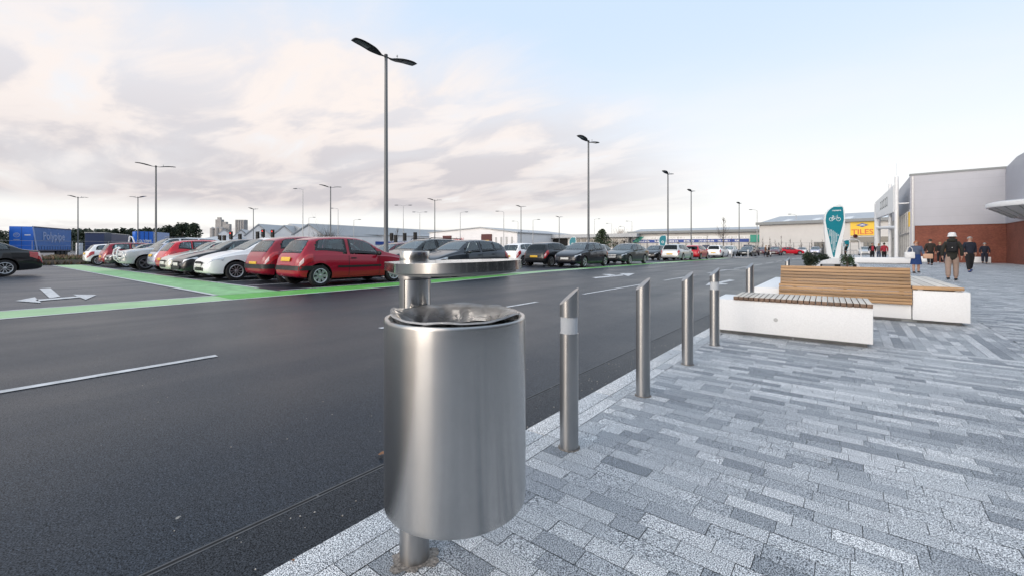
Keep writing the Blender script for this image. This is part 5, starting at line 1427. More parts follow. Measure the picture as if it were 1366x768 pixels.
h = zat(293, d); mb = MB(); mb.box(0, w, 0, 5, 0, zat(310, d)); mb.box(w * .14, w * .52, 1, 4, 0, h); mb.box(w * .52, w * .78, 1.5, 4, 0, zat(296, d)); mb.box(w * .78, w, 1.5, 4, 0, zat(299, d)); mb.box(w * .2, w * .4, 2, 3.5, h, h + 1.6); mb.build('block', m_stone, r)
for k in range(3): MB().lathe([(1.7, 0), (1.7, zat(305, d)), (0, zat(305, d) + 1)], 16, M=Matrix.Translation((w * (.1 + .3 * k), -1, 0))).build('silo', m_stone, r, smooth=30)
r, w = wallframe('silo_tower', 314, d, 327, d, 'ribbed grey concrete silo tower, right and narrower of the two', 'tower', 'grey concrete towers')
h = zat(293.5, d); MB().box(0, w, 0, 3, 0, h).build('block', m_stone, r)
for k in range(4): MB().lathe([(w / 8 - .05, 0), (w / 8 - .05, h - .4), (0, h - .2)], 16, M=Matrix.Translation((w * (k + .5) / 4, -.2, 0))).build('silo', m_stone, r, smooth=30)

# ------------------------------------------------------------------ trailers and containers on the left
def trailer(xa, da, xb, db, H, name, m, lab, cat, grp, doors=True, zb=.9, wheels=True):
    r, w = wallframe(name, xa, da, xb, db, lab, cat, grp)
    MB().bevbox(0, w, 0, 2.5, zb, H, .04).build('body', m, r)
    mb = MB(); mb.box(-.03, w + .03, -.04, -.001, H - .12, H + .03); mb.box(-.03, w + .03, -.04, -.001, zb - .05, zb + .12); mb.build('rail', m_galv if not doors else m_navy, r)
    if wheels:
        MB().box(.3, w - .3, .3, 2.2, zb - .35, zb - .051).build('chassis', m_black, r)
        for k in range(3):
            x = w - 1.2 - k * 1.15
            if x > 0: MB().lathe([(0, -.15), (.3, -.15), (.46, -.12), (.48, 0), (.46, .12), (.3, .15), (0, .15)], 20, M=Matrix.Translation((x, .25, .48)) @ Matrix.Rotation(R(90), 4, 'X')).build('wheel', m_tyre, r, smooth=40)
        for x in (w * .2, w * .23): MB().box(x, x + .1, .4, .55, 0, zb - .35).build('landing_leg', m_lamp, r)
    return r, w
BLUES = 'blue goods trailers behind the planting bed'
r, w = trailer(-60, 52, -1, 57.5, 4.15, 'goods_trailer', m_navy, 'plain dark navy trailer at the left edge of the picture', 'trailer', BLUES)
r, w = trailer(45.5, 59.5, 95, 68.5, 4.25, 'goods_trailer', m_blue2, 'blue curtain-sided trailer with large pale lettering and a round emblem on its rear doors', 'trailer', BLUES)
MB().box(-.03, -.002, .04, 2.46, .95, 4.2).build('rear_door', m_blue, r)
rd = KIDS[r.name][-1]
q = Matrix.Translation((-.0302, 1.75, 3.05)) @ Matrix.Rotation(R(-90), 4, 'Y')
mb = MB(); mb.lathe([(.24, 0), (.33, 0), (.33, .012), (.24, .012)], 28, M=q, closed=True); mb.lathe([(.07, 0), (.15, 0), (.15, .012), (.07, .012)], 20, M=q @ Matrix.Translation((.05, .03, 0)), closed=True)
mb.box(-.045, -.0302, 1.45, 2.05, 2.35, 2.48); mb.build('emblem', m_paleblue, rd)
MB().box(-.045, -.0302, .35, .95, 3.0, 3.13).build('white_bar', m_sign_white, rd)
MB().box(-.04, -.0302, 1.235, 1.265, 1.0, 4.15).build('door_gap', m_navy, rd)
lettering('lettering', 'Polypipe', 1.6, m_paleblue, r, (w * .50, -.03, 2.95), width=w * .58)
mb = MB(); mb.prism([(-.55, 4.3), (-.25, 4.3), (.75, .85), (.45, .85)], 0, .03, M=Matrix.Translation((0, -.035, 0)) @ Matrix.Rotation(R(90), 4, 'X')); mb.build('slanted_strap', m_paleblue, r)
mb = MB()
for k in range(14): mb.box(w * (k + .5) / 14 - .03, w * (k + .5) / 14 + .03, -.02, -.002, 1.0, 1.5)
mb.build('buckle', m_navy, r)
# site cabin
r, w = wallframe('site_cabin', 113, 78, 139, 79, 'slate blue two-window site cabin with a long dark side', 'cabin')
h = zat(310.3, 78)
MB().bevbox(0, w, 0, 2.6, .3, h, .03).build('end_wall', m_slate, r)
bx_, by_ = Vector(at(139, 79)), Vector(at(172, 92)); v_ = by_ - bx_
for k in range(2):
    x = w * (.12 + .44 * k); f_ = MB().box(x, x + w * .28, -.06, -.002, h * .56, h * .86).build('window', m_winpale, r); MB().box(x + w * .13, x + w * .15, -.065, -.0605, h * .56, h * .86).build('glazing_bar', m_slate, f_)
ang = math.atan2(v_.y, v_.x) - r.rotation_euler.z
M_ = Matrix.Translation((w + .01, 0, 0)) @ Matrix.Rotation(ang, 4, 'Z'); MB().box(0, v_.length, .01, 2.6, .3, h * .97, M=M_).build('side_wall', m_navy, r)
MB().box(-.1, v_.length + .1, -.06, 2.7, h * .975, h * 1.0 + .04, M=M_).build('roof_edge', m_galv, r)
mb = MB(); mb.box(w * .1, w * .9, -.08, -.003, .6, h * .42); mb.build('lower_panel', m_navy, r)
r, w = wallframe('shipping_container', 180.5, 80, 204, 82, 'bright blue container with white capital lettering before the dark trees', 'container', 'blue containers before the trees'); h = zat(309, 80)
MB().bevbox(0, w, 0, 2.5, .2, h, .03).build('body', m_blue, r); lettering('lettering', 'POLYPIPE', .75, m_sign_white, r, (w * .5, -.03, h * .58), width=w * .84)
mb = MB()
for k in range(3): mb.box(w * (.25 + .25 * k) - .04, w * (.25 + .25 * k) + .04, -.03, -.002, .25, h - .05)
mb.build('door_rod', m_navy, r)
r, w = wallframe('shipping_container', 205, 82.2, 226, 88, 'pale blue container touching the bright blue lettered one', 'container', 'blue containers before the trees'); h = zat(310, 83)
MB().bevbox(0, w, 0, 2.5, .2, h, .03).build('body', m_paleblue, r); mb = MB(); words(mb, w * .2, w * .85, -.03, h * .52, .45, random.Random(2), .1); mb.build('lettering', m_sign_white, r)
r, w = wallframe('digger', 172, 80, 180, 80, 'small orange and white digger arm beside the site cabin', 'digger')
mb = MB(); mb.tube([(0, 0, 2.4), (.2, 0, 3.5), (.7, 0, 3.3), (1.1, 0, 2.2)], .14, 8); mb.build('arm', m_white, r); MB().bevbox(.2, 1.2, -.3, .9, .7, 2.2, .08).build('cab', mat('digger_orange', (.5, .16, .04), .5), r); MB().bevbox(-.2, 1.6, -.5, 1.2, .1, .65, .15).build('track', m_black, r)
r, w = wallframe('cabinet', 105.5, 76, 111, 77, 'white cabinet just left of the site cabin', 'cabinet'); MB().bevbox(0, w, 0, .5, 0, 2.2, .04).build('body', m_white, r); MB().box(w * .1, w * .9, -.02, -.001, .3, 2.0).build('door', m_sign_white, r)
# planting bed and its low timber edge at the car park end
A_ = Vector(at(-60, 40)); B_ = Vector(at(150, 40))
A_ = Vector((-46.0, -30)); B_ = Vector((-46.0, 30))
ed = MB().box(-46.2, -46.0, -30, 40, ROAD - .1, .32).build('timber_edging', mat('weathered_sleepers', (.16, .135, .115), .9, var=.25, vscale=2), None); tag(ed, 'low weathered sleeper edging of the planting bed', 'edging')
struct('planting_bed', MB().sheet([(-58, -30), (-46.2, -30), (-46.2, 40), (-58, 40)], .28), m_soil)
def tufts(name, x0, x1, y0, y1, z, n, h0, h1, m, lab, cat, seed):
    rg = random.Random(seed); mb = MB()
    for i in range(n):
        x, y = rg.uniform(x0, x1), rg.uniform(y0, y1); h = rg.uniform(h0, h1)
        for k in range(3):
            a = rg.uniform(0, pi); w = rg.uniform(.03, .09); l = rg.uniform(-.2, .2)
            dx, dy = math.cos(a) * w, math.sin(a) * w
            mb.add([(x - dx, y - dy, z), (x + dx, y + dy, z), (x + l + dx * .3, y + l * .5, z + h)], [(0, 1, 2)])
    o = mb.build(name, m, None, fix=False); tag(o, lab, cat, None, 'stuff'); return o
tufts('bed_plants', -57.5, -46.3, -16, 26, .28, 5200, .12, .42, m_flower, 'ragged autumn ground cover in the planting bed', 'planting', 4)
tufts('bed_grass', -46.7, -46.25, -16, 26, .28, 900, .08, .2, m_leaf, 'strip of green grass along the sleeper edging', 'grass', 6)
tufts('verge_weeds', -46.0, -45.7, -16, 26, ROAD, 700, .1, .35, m_flower, 'dry weeds growing along the foot of the sleeper edging', 'weeds', 9)
# wire fence behind the bed
fx = empty('wire_fence', (-59.5, 0, 0), 0, 'thin pale wire fence in front of the blue trailers', 'fence')
for k in range(26):
    y = -20 + k * 2.6; MB().box(-.02, .02, y - .02, y + .02, 0, 1.9).build('post', m_galv, fx)
mb = MB()
for z in (.5, 1., 1.45, 1.88): mb.box(-.008, .008, -20, 45, z - .006, z + .006)
mb.box(-.012, .012, -20, 45, 1.87, 1.895); mb.build('rail', m_galv, fx)

# ------------------------------------------------------------------ mall on the right
WY = 51.2; WX0, WX1 = 4.1, 9.72; HW = 7.55; HB = 3.15
m_joint_l = mat('panel_joint', (.37, .375, .41), .6)
m_shopglass = mat('shopfront_glass', (.02, .022, .024), .06, ior=1.5)
mall = empty('shopping_building', (WX0, WY, 0), 0, 'lilac-grey clad shop building with a red brick base', 'shop building')
w = WX1 - WX0
MB().box(.28, w, 0, .3, 0, HB).build('brick_wall', m_brick, mall)
MB().box(0, w, -.06, .3, HB + .001, HW).build('clad_wall', m_clad, mall)
for k in range(5): MB().box(.02, w - .08, -.063, -.0605, HB + .75 + k * .75, HB + .765 + k * .75).build('panel_joint', m_joint_l, mall)
MB().box(.10, .19, -.16, -.065, .02, HW - .1).build('downpipe', m_galv, mall)
MB().box(0, .27, -.06, .3, 0, HB).build('corner_pier', m_clad, mall)
MB().box(-.05, w + .0, -.12, .35, HW + .001, HW + .16).build('parapet_cap', m_trim, mall)
# return wall along the paving, with a raised sloping roof piece
MB().box(w, w + .3, -7.6, .3, 0, HB).build('brick_wall', m_brick, mall)
gw = MB().box(w + .05, w + .3, -110, -7.601, 0, 4.6).build('shopfront', m_shopglass, mall)
mb = MB()
for k in range(27):
    mb.box(w - .02, w + .0499, -110 + k * 3.8, -109.85 + k * 3.8, 0, 4.6)
mb.box(w - .02, w + .0495, -110, -7.601, 3.0, 3.2); mb.build('mullion', m_trim, gw)
for k in range(9):
    MB().box(w - .9, w + .3, -108 + k * 11, -103 + k * 11, 3.3, 4.5).build('sign_box', (m_brown, m_trim, m_navy)[k % 3], mall)
MB().box(w - .06, w + .3, -7.6, -.061, HB + .001, HW - .3).build('clad_wall', m_clad, mall); MB().box(w - .06, w + .3, -110, -7.6005, 4.601, HW - .3).build('clad_wall', m_clad, mall)
mb = MB(); mb.prism([(-110, HW - .299), (-.07, HW - .299), (-.07, HW + .05), (-3.0, HW + .45), (-110, HW + .5)], w - .04, w + .3, M=Matrix(((0, 0, 1, 0), (1, 0, 0, 0), (0, 1, 0, 0), (0, 0, 0, 1)))); mb.build('roof_fin', m_clad, mall)
MB().box(w + .301, w + 30, -110, 40, 0, HW).build('hall', m_clad, mall)
# road-side facade going away from the corner
MB().box(.0, .3, .301, 26, 4.6, HW).build('clad_wall', m_clad, mall)
gl = MB().box(.02, .12, .301, 26, 0, 4.599).build('shopfront', m_winglass, mall)
mb = MB()
for k in range(14): mb.box(-.05, .019, .4 + k * 1.9, .5 + k * 1.9, 0, 4.6)
mb.box(-.05, .0185, .3, 26, 2.5, 2.62); mb.build('mullion', m_galv, gl)
MB().box(-.06, .018, .35, 1.1, 3.1, 4.4).build('yellow_poster', m_yellow, gl)
# round canopy on the return wall
cx, cy = 11.0, 45.3; cz = 4.3
cn = empty('round_canopy', (cx, cy, 0), 0, 'white rimmed round canopy with radial ribs jutting from the wall at the right edge', 'canopy')
rr_ = 3.35
mb = MB(); mb.lathe([(rr_ - .12, cz - .28), (rr_, cz - .25), (rr_ + .05, cz - .12), (rr_, cz + .06), (rr_ - .3, cz + .14), (0, cz + .3)], 72); mb.build('rim', m_white, cn, smooth=50)
mb = MB(); mb.lathe([(rr_ - .121, cz - .27), (rr_ * .62, cz - .95), (.5, cz - 1.5), (0, cz - 1.5)], 72); mb.build('soffit', mat('canopy_soffit', (.42, .42, .43), .5), cn, smooth=50)
for k in range(24):
    a = 2 * pi * k / 24; M_ = Matrix.Rotation(a, 4, 'Z')
    mb = MB(); mb.add([tuple(M_ @ Vector(v)) for v in [(rr_ - .13, -.03, cz - .30), (rr_ - .13, .03, cz - .30), (rr_ * .62, .03, cz - 1.02), (rr_ * .62, -.03, cz - 1.02), (rr_ - .13, -.03, cz - .26), (rr_ - .13, .03, cz - .26), (rr_ * .62, .03, cz - .93), (rr_ * .62, -.03, cz - .93)]], [(0, 1, 2, 3), (4, 7, 6, 5), (0, 4, 5, 1), (1, 5, 6, 2), (2, 6, 7, 3), (3, 7, 4, 0)]); mb.build('rib', m_trim, cn)
MB().lathe([(.3, 0), (.3, cz - 1.5)], 24, M=Matrix.Translation((0, 0, 0))).build('column', m_white, cn, smooth=40)
# hanging sign fragment at the right edge
hs = empty('wall_sign', (9.55, 43.2, 0), 0, 'pinkish projecting wall sign cut by the right edge', 'sign'); MB().bevbox(-.5, .1, -.05, .05, 6.0, 9.3, .02).build('panel', m_sign_white, hs); MB().box(-.45, .05, -.06, -.0505, 6.2, 7.4).build('red_print', m_brown, hs)
# portico frame with sloping fascia at the shop corner
pf = empty('portico', (2.9, 52.5, 0), 0, 'white steel portico with tall posts and a sloping lettered fascia at the shop corner', 'portico')
def post(px_, Y, ztop, rad, nm='post'):
    t = (px_ - 683) / F; d = Y / (FW[1] + RT[1] * t); x, y = at(px_, d); x -= 2.9; y -= 52.5
    return x, y
PT = []
for px_, Y, yt, rad in ((1196, 52.4, 236, .15), (1187.5, 57.5, 246, .14), (1170.5, 66, 272, .28)):
    x, y = post(px_, Y, 0, rad); d = (x + 2.9) * FW[0] + (y + 52.5) * FW[1]
    z = zat(yt, d); PT.append((x, y, z, d)); MB().lathe([(0, 0), (rad, 0), (rad, z), (0, z)], 20, M=Matrix.Translation((x, y, 0))).build('post', m_white, pf, smooth=40)
(x0, y0, z0, d0), (x1, y1, z1, d1), (x2, y2, z2, d2) = PT
# fascia: a big upright panel between the posts, top edge level, cut away below on a slope
fz = lambda py, d: zat(py, d)
mb = MB(); A3 = [(x0 - .2, y0 + .2, fz(283, d0)), (x2 - .2, y2, fz(292, d2)), (x2 - .2, y2, fz(270, d2)), (x0 - .2, y0 + .2, fz(247, d0))]
mb.add(A3 + [(p[0] + .25, p[1], p[2]) for p in A3], [(0, 1, 2, 3), (7, 6, 5, 4), (0, 4, 5, 1), (1, 5, 6, 2), (2, 6, 7, 3), (3, 7, 4, 0)]); fs_ = mb.build('fascia', m_white, pf)
mb = MB()
va = Vector(A3[0]); vb_ = Vector(A3[1]); vd = Vector(A3[3])
for k in range(5):
    a = .28 + .085 * k; p = va.lerp(vb_, a); q_ = Vector(A3[3]).lerp(Vector(A3[2]), a); e1 = (vb_ - va).normalized()
    for (lo_, hi_, dx_) in ((.35, .75, 0), (.35, .42, .2), (.68, .75, .2)):
        b0 = p.lerp(q_, lo_); b1_ = p.lerp(q_, hi_); o_ = Vector((-.03, 0, 0)); wv_ = e1 * (.16 if dx_ == 0 else .42)
        mb.add([tuple(b0 + o_), tuple(b0 + o_ + wv_), tuple(b1_ + o_ + wv_), tuple(b1_ + o_)], [(0, 1, 2, 3)])
mb.build('fascia_lettering', mat('dark_green_letters', (.03, .06, .04), .5), fs_)
# beams
def beam(nm, a, b, r_): MB().tube([a, b], r_, 10).build(nm, m_white, pf, smooth=40)
zb_ = fz(303.5, d0)
beam('beam', (x0, y0, zb_), (x2, y2, fz(303.5, d2) * .98), .16); beam('beam', (x0, y0, fz(272, d0)), (1.25, y0, fz(272, d0)), .06); beam('beam', (x1, y1, fz(290, d1)), (x0, y0, fz(268, d0)), .07)
MB().tube([(x0, y0, z0), (x0, y0, z0 + 1.2)], .007, 6).build('mast', m_galv, pf); MB().tube([(x1 - .3, y1, z1), (x1 - .3, y1, z1 + .9)], .007, 6).build('mast', m_galv, pf)

# ------------------------------------------------------------------ teal cycle totem
def totem(px_, d, ytop, lab, detail=True, z=0., wf=1.):
    x, y = at(px_, d); H = zat(ytop, d) - z; W_ = H * .145 * wf
    r = empty('sign_totem', (x, y, z), TH * .55, lab, 'sign', 'teal surfboard-shaped cycle signs')
    # outline: bulging upper part leaning to a point at the upper right, tapering towards the foot
    def outline(k):
        L_ = []; Rr = []
        prof_l = [(0, -.60), (.10, -.64), (.22, -.74), (.40, -.86), (.58, -.97), (.72, -1.0), (.84, -.93), (.90, -.74), (.95, -.38), (.985, .02), (1.0, .35)]
        prof_r = [(1.0, .55), (.985, .74), (.95, .86), (.88, .93), (.76, .96), (.62, .90), (.45, .74), (.30, .58), (.15, .52), (0, .55)]
        f = Pchip([p for p in prof_l]); g = Pchip(sorted(prof_r))
        z0_, z1_ = (0, 1) if k == 0 else (.155, .965)
        n = 26; left = []; right = []
        for i in range(n + 1):
            t = i / n; zz = z0_ + (z1_ - z0_) * t
            a, b_ = f(zz), g(zz); 
            if k == 1:
                m_ = .12; 
                w_ = max(0., min(1, t / .95)) if t < .5 else 1
                c_ = (a + b_) / 2; h_ = max((b_ - a) / 2 - m_, .01); h_ *= min(1., .10 + 1.15 * t ** .75) if t < .8 else 1
                a, b_ = c_ - h_, c_ + h_
            left.append((a * W_, zz * H)); right.append((b_ * W_, zz * H))
        return left + right[::-1]
    q = Matrix.Rotation(R(90), 4, 'X')
    body = MB().prism(outline(0), -.07, .07, M=q).build('body', m_sign_white, r)
    pan = MB().prism(outline(1), .0705, .078, M=q).build('teal_panel', m_teal, r)
    if not detail:
        MB().lathe([(W_ * .2, 0), (W_ * .32, 0), (W_ * .32, .01), (W_ * .2, .01)], 14, M=Matrix.Translation((0, -.0785, H * .68)) @ q, closed=True).build('symbol', m_sign_white, pan); return r
    # bicycle symbol
    mb = MB(); Z = H * .765; a = W_ * .22; yq = -.084
    for sx in (-1, 1):
        pts = [(sx * a * 1.55 + a * .85 * math.cos(2 * pi * k / 24), yq, Z + a * .85 * math.sin(2 * pi * k / 24)) for k in range(25)]; mb.tube(pts, .014, 6, cap=False)
    A = lambda u, v_: (u * a, yq, Z + v_ * a)
    for p in ([(-1.55, 0), (-.7, 1.35), (.95, 1.35), (-.05, 0), (-1.55, 0)], [(-.05, 0), (-.85, 1.7)], [(-1.2, 1.72), (-.5, 1.72)], [(1.55, 0), (.85, 1.75), (1.25, 2.0)]): mb.tube([A(*u) for u in p], .014, 6)
    mb.build('bicycle_symbol', m_sign_white, pan)
    mb = MB(); words(mb, -W_ * .25, W_ * .6, -.079, H * .895, H * .018, random.Random(4), .1); mb.build('lettering', m_sign_white, pan)
    # leaf pattern: columns of slanting leaves inside the panel outline
    o1 = outline(1); half = len(o1) // 2; lf, rg_ = o1[:half], o1[half:][::-1]
    def bounds(z_):
        k = min(range(half), key=lambda i: abs(lf[i][1] - z_)); return lf[k][0], rg_[k][0]
    mb = MB(); sp = W_ * .155
    for row in range(26):
        zz = H * (.185 + .0185 * row); a_, b_ = bounds(zz)
        for c_ in range(-5, 6):
            u = c_ * sp + W_ * .0; zc = zz + (.5 if c_ % 2 else 0) * H * .0185 * 0
            topz = H * (.64 - .016 * (c_ + 5))
            if u - sp * .42 < a_ + W_ * .03 or u + sp * .42 > b_ - W_ * .03 or zc > topz: continue
            s1 = 1 if c_ % 2 else -1; w2 = sp * .43; h_ = H * .0060
            mb.add([(u - w2, -.0795, zc - s1 * h_ * .9 - h_ * .5), (u, -.0795, zc - h_ * .75), (u + w2, -.0795, zc + s1 * h_ * .9 - h_ * .3), (u + w2, -.0795, zc + s1 * h_ * .9 + h_ * .5), (u, -.0795, zc + h_ * .75), (u - w2, -.0795, zc - s1 * h_ * .9 + h_ * .3)], [(0, 1, 2, 3, 4, 5)])
    mb.build('leaf_pattern', m_sign_white, pan)
    # domed foot
    mb = MB()
    g = [[(1.15 * u * (1 + 0), -.55 + 1.1 * v_, .55 * math.sqrt(max(0, 1 - u * u)) + .0) for v_ in (0, .15, .5, .85, 1)] for u in [-1 + 2 * i / 20 for i in range(21)]]
    mb.grid(g)
    for yy_ in (-.551, .551): mb.add([(1.15 * u, yy_, .55 * math.sqrt(max(0, 1 - u * u))) for u in [-1 + 2 * i / 20 for i in range(21)]], [tuple(range(21))])
    mb.build('arched_foot', m_white, r, smooth=40)
    MB().bevbox(-.95, .95, -.575, -.556, .0, .19, .004).build('dark_recess', m_black, r)
    mb = MB(); mb.bevbox(-.85, -.2, -.59, -.5755, .03, .17, .004); mb.bevbox(.12, .75, -.59, -.5755, .03, .17, .004); mb.build('pale_panel', m_galv, r)
    return r
totem(1113, 27, 273.5, 'tall teal cycle sign totem with a white leaf pattern beside the shrubs')
totem(884, 56, 313.5, 'small teal totem sign over the silver estate car', False, 0, 1.15)
totem(764, 44, 316.0, 'small teal totem sign behind the black five-door hatchback', False, 0, 1.1)
totem(1128.5, 60, 320, 'tiny teal totem sign just right of the tall totem', False, 0, 1.2)
# white hooped shelter right of the totem
x, y = at(1139, 46); hp_ = empty('trolley_shelter', (x, y, 0), TH, 'white hooped trolley shelter with a red badge right of the tall teal totem', 'shelter')
for yo in (0, 2.2):
    mb = MB(); pts = [(-1.0, yo, 2.05), (-.2, yo, 2.2), (.3, yo, 2.1)] + [(.3 + .4 * math.sin(a), yo, 1.7 + .4 * math.cos(a)) for a in [R(10 * k) for k in range(1, 8)]] + [(.78, yo, .9), (.80, yo, 0)]; mb.tube(pts, .05, 8); mb.build('hoop', m_white, hp_, smooth=50)
MB().box(-1.0, .3, 0, 2.2, 2.08, 2.13).build('roof', m_winpale, hp_); MB().sphere((.15, -.03, 2.5), (.26, .06, .2), 12, 8).build('badge', m_brown, hp_, smooth=60)
mb = MB()
for k in range(5): mb.tube([(-.9 + .35 * k, .2, .15), (-.9 + .35 * k, .2, .95), (-.9 + .35 * k, 1.9, .95), (-.9 + .35 * k, 1.9, .15)], .025, 6)
mb.build('rack', m_galv, hp_, smooth=50)

# ------------------------------------------------------------------ vegetation
def clump(mb, rg, c, r_, n, s_, flat=.5):
    for i in range(n):
        while True:
            p = Vector((rg.uniform(-1, 1), rg.uniform(-1, 1), rg.uniform(-1, 1)))
            if .25 < p.length <= 1: break
        p = Vector((c[0] + p.x * r_[0], c[1] + p.y * r_[1], c[2] + p.z * r_[2]))
        a = Vector((rg.gauss(0, 1), rg.gauss(0, 1), rg.gauss(0, flat))).normalized(); b_ = a.cross(Vector((rg.gauss(0, 1), rg.gauss(0, 1), rg.gauss(0, 1)))).normalized(); k = s_ * rg.uniform(.6, 1.4)
        mb.add([tuple(p - a * k), tuple(p + b_ * k * .5), tuple(p + a * k), tuple(p - b_ * k * .5)], [(0, 1, 2, 3)])
def shrub(px_, d, ytop, wpx, n, lab, m=m_leaf_dark, seed=1):
    x, y = at(px_, d); H = zat(ytop, d); W_ = wpx / F * d / 2; rg = random.Random(seed)
    r = empty('shrub', (x, y, 0), 0, lab, 'shrub', 'clipped shrubs beside the teal totem')
    mb = MB()
    for k in range(14): clump(mb, rg, (rg.uniform(-.6, .6) * W_, rg.uniform(-.6, .6) * W_, H * rg.uniform(.35, .78)), (W_ * .5, W_ * .5, H * .24), n // 14, .045)
    mb.build('foliage', m, r, fix=False)
    mb = MB()
    for k in range(5): mb.tube([(0, 0, 0), (rg.uniform(-.3, .3) * W_, rg.uniform(-.3, .3) * W_, H * .5), (rg.uniform(-.7, .7) * W_, rg.uniform(-.7, .7) * W_, H * .85)], [.03, .02, .008], 6)
    mb.build('stem', m_bark, r)
shrub(1081, 25, 336.5, 22, 2600, 'dense dark shrub, leftmost of those beside the tall teal totem', seed=1); shrub(1099, 27, 338.5, 14, 1600, 'dark shrub touching the left edge of the tall teal totem', seed=2); shrub(1130, 25.5, 339.5, 16, 1100, 'loose green shrub right of the tall teal totem', m_leaf, seed=3)
# treeline
def treeline(pts, d0_, lab):
    rg = random.Random(12); mb = MB()
    for (px_, yt, k) in pts:
        for j in range(k):
            d = d0_ + rg.uniform(-6, 25); x, y = at(px_ + rg.uniform(-5, 5), d); H = zat(yt + rg.uniform(-1.2, 2.2), d); w_ = rg.uniform(1.3, 2.4)
            for q_ in range(5):
                t = q_ / 5; clump(mb, rg, (x + rg.uniform(-.4, .4), y, H * (.15 + .72 * t)), (w_ * (1.25 - t), w_ * (1.25 - t), H * .13), 30, .55)
    o = mb.build('far_wood', m_leaf_dark, None, fix=False); tag(o, lab, 'wood', None, 'stuff')
pts = [(-10, 303, 5), (0, 303, 5), (12, 303, 5), (24, 302.5, 5), (36, 303, 5), (50, 303, 5), (60, 301.5, 5), (70, 301.5, 5), (80, 301.5, 5), (88, 301.5, 5)] + [(96 + 6 * k, 300.5 - .3 * (k % 3) - (1.5 if k > 16 else 0), 5) for k in range(25)]
treeline(pts, 170, 'dark wood of evergreens along the left horizon')
def broad(px_, d, yt, wpx, lab, seed):
    x, y = at(px_, d); H = zat(yt, d); W_ = wpx / F * d / 2; rg = random.Random(seed); r = empty('tree', (x, y, 0), 0, lab, 'tree', 'taller trees at the right end of the wood')
    MB().tube([(0, 0, 0), (.1, 0, H * .4), (0, .1, H * .8)], [.35, .25, .06], 8).build('trunk', m_bark, r)
    mb = MB()
    for k in range(26):
        a = rg.uniform(0, 2 * pi); q_ = rg.random() ** .5; clump(mb, rg, (math.cos(a) * q_ * W_ * .75, math.sin(a) * q_ * W_ * .75, H * (.35 + .5 * rg.random())), (W_ * .34, W_ * .34, H * .13), 60, .42)
    mb.build('crown', m_leaf_dark, r, fix=False)
broad(243, 160, 295.5, 22, 'round dark tree, left of the two that top the right end of the wood', 3); broad(259, 158, 295.2, 20, 'round dark tree at the right end of the wood before the sheds', 5); broad(226, 162, 299, 20, 'lower round dark tree behind the pale blue container', 8)
# conifer
x, y = at(803, 120); H = zat(305, 120); r = empty('conifer', (x, y, 0), 0, 'open-branched green conifer standing over the parked cars at the centre', 'tree'); rg = random.Random(2)
MB().tube([(0, 0, 0), (0, 0, H)], [.16, .03], 8).build('trunk', m_bark, r); mb = MB()
for k in range(24):
    z = H * (.22 + .76 * k / 24); L_ = (H - z) * .72 + .3
    for j in range(6):
        a = rg.uniform(0, 2 * pi)
        for q_ in range(7):
            t = (q_ + .5) / 7; clump(mb, rg, (math.cos(a) * L_ * t, math.sin(a) * L_ * t, z + .25 * t * L_ * .5), (.18, .18, .14), 5, .17)
mb.build('crown', m_conifer, r, fix=False)
# bare trees
def bare(px_, d, yt, lab, seed, spread=.28, group='bare young trees', n=16, m=None, trunk=.06):
    x, y = at(px_, d); H = zat(yt, d); rg = random.Random(seed); r = empty('bare_tree', (x, y, 0), 0, lab, 'tree', group)
    MB().tube([(0, 0, 0), (rg.uniform(-.05, .05), 0, H * .5), (rg.uniform(-.1, .1), 0, H)], [trunk, trunk * .7, .012], 6).build('trunk', m or m_bark, r)
    mb = MB()
    for k in range(n):
        z = H * rg.uniform(.25, .92); a = rg.uniform(0, 2 * pi); l = (H * 1.02 - z) * spread * rg.uniform(.5, 1.1) + .1; e = (math.cos(a) * l, math.sin(a) * l, z + l * rg.uniform(.9, 1.8))
        mb.tube([(0, 0, z), (e[0] * .5, e[1] * .5, z + (e[2] - z) * .4), e], [.028, .018, .008], 4)
        for j in range(2):
            f_ = (e[0] + rg.uniform(-.3, .3) * l, e[1] + rg.uniform(-.3, .3) * l, e[2] + l * rg.uniform(.2, .6)); mb.tube([(e[0] * .5, e[1] * .5, z + (e[2] - z) * .4), f_], [.015, .006], 4)
    mb.build('branches', m or m_bark, r); return r
m_twig = mat('pale_twig', (.20, .13, .09), .9)
bare(965, 100, 289, 'tall bare tree before the blue fascia, between two lamp posts', 1, .30, n=34, trunk=.12)
bare(830, 140, 306, 'bare brownish tree right of the conifer', 2, .5, n=40, m=m_twig); bare(826, 145, 309, 'smaller bare brownish bush right of the conifer', 3, .7, n=30, m=m_twig); bare(838, 140, 312, 'dark bare bush at the left end of the blue-fascia shop', 4, .7, n=30)
bare(440, 120, 312.5, 'spreading bare bush before the white end gable', 5, .9, n=50); bare(428, 121, 314, 'low bare bush left of the spreading one before the white end gable', 15, .9, n=40); bare(530, 120, 304, 'bare thin tree beside the nearest lamp post on the long warehouse', 6, .4, n=20); bare(697, 140, 307, 'bare thin tree right of the gable building', 7, .45, n=24); bare(706, 140, 309, 'second bare thin tree right of the gable building', 8, .45, n=24)
rg = random.Random(21); q_ = 0
for px_ in (852, 864, 875, 905, 915, 944, 955, 976, 999, 1012, 1018, 1027, 1035, 1043, 1053, 1068, 1083, 1098, 1158):
    bare(px_ + rg.uniform(-1, 1), rg.uniform(88, 96), rg.uniform(312, 321), 'slender leafless sapling in the row before the pale shop and warehouse', 30 + q_, .16, 'leafless saplings in a row', n=9, trunk=.05); q_ += 1
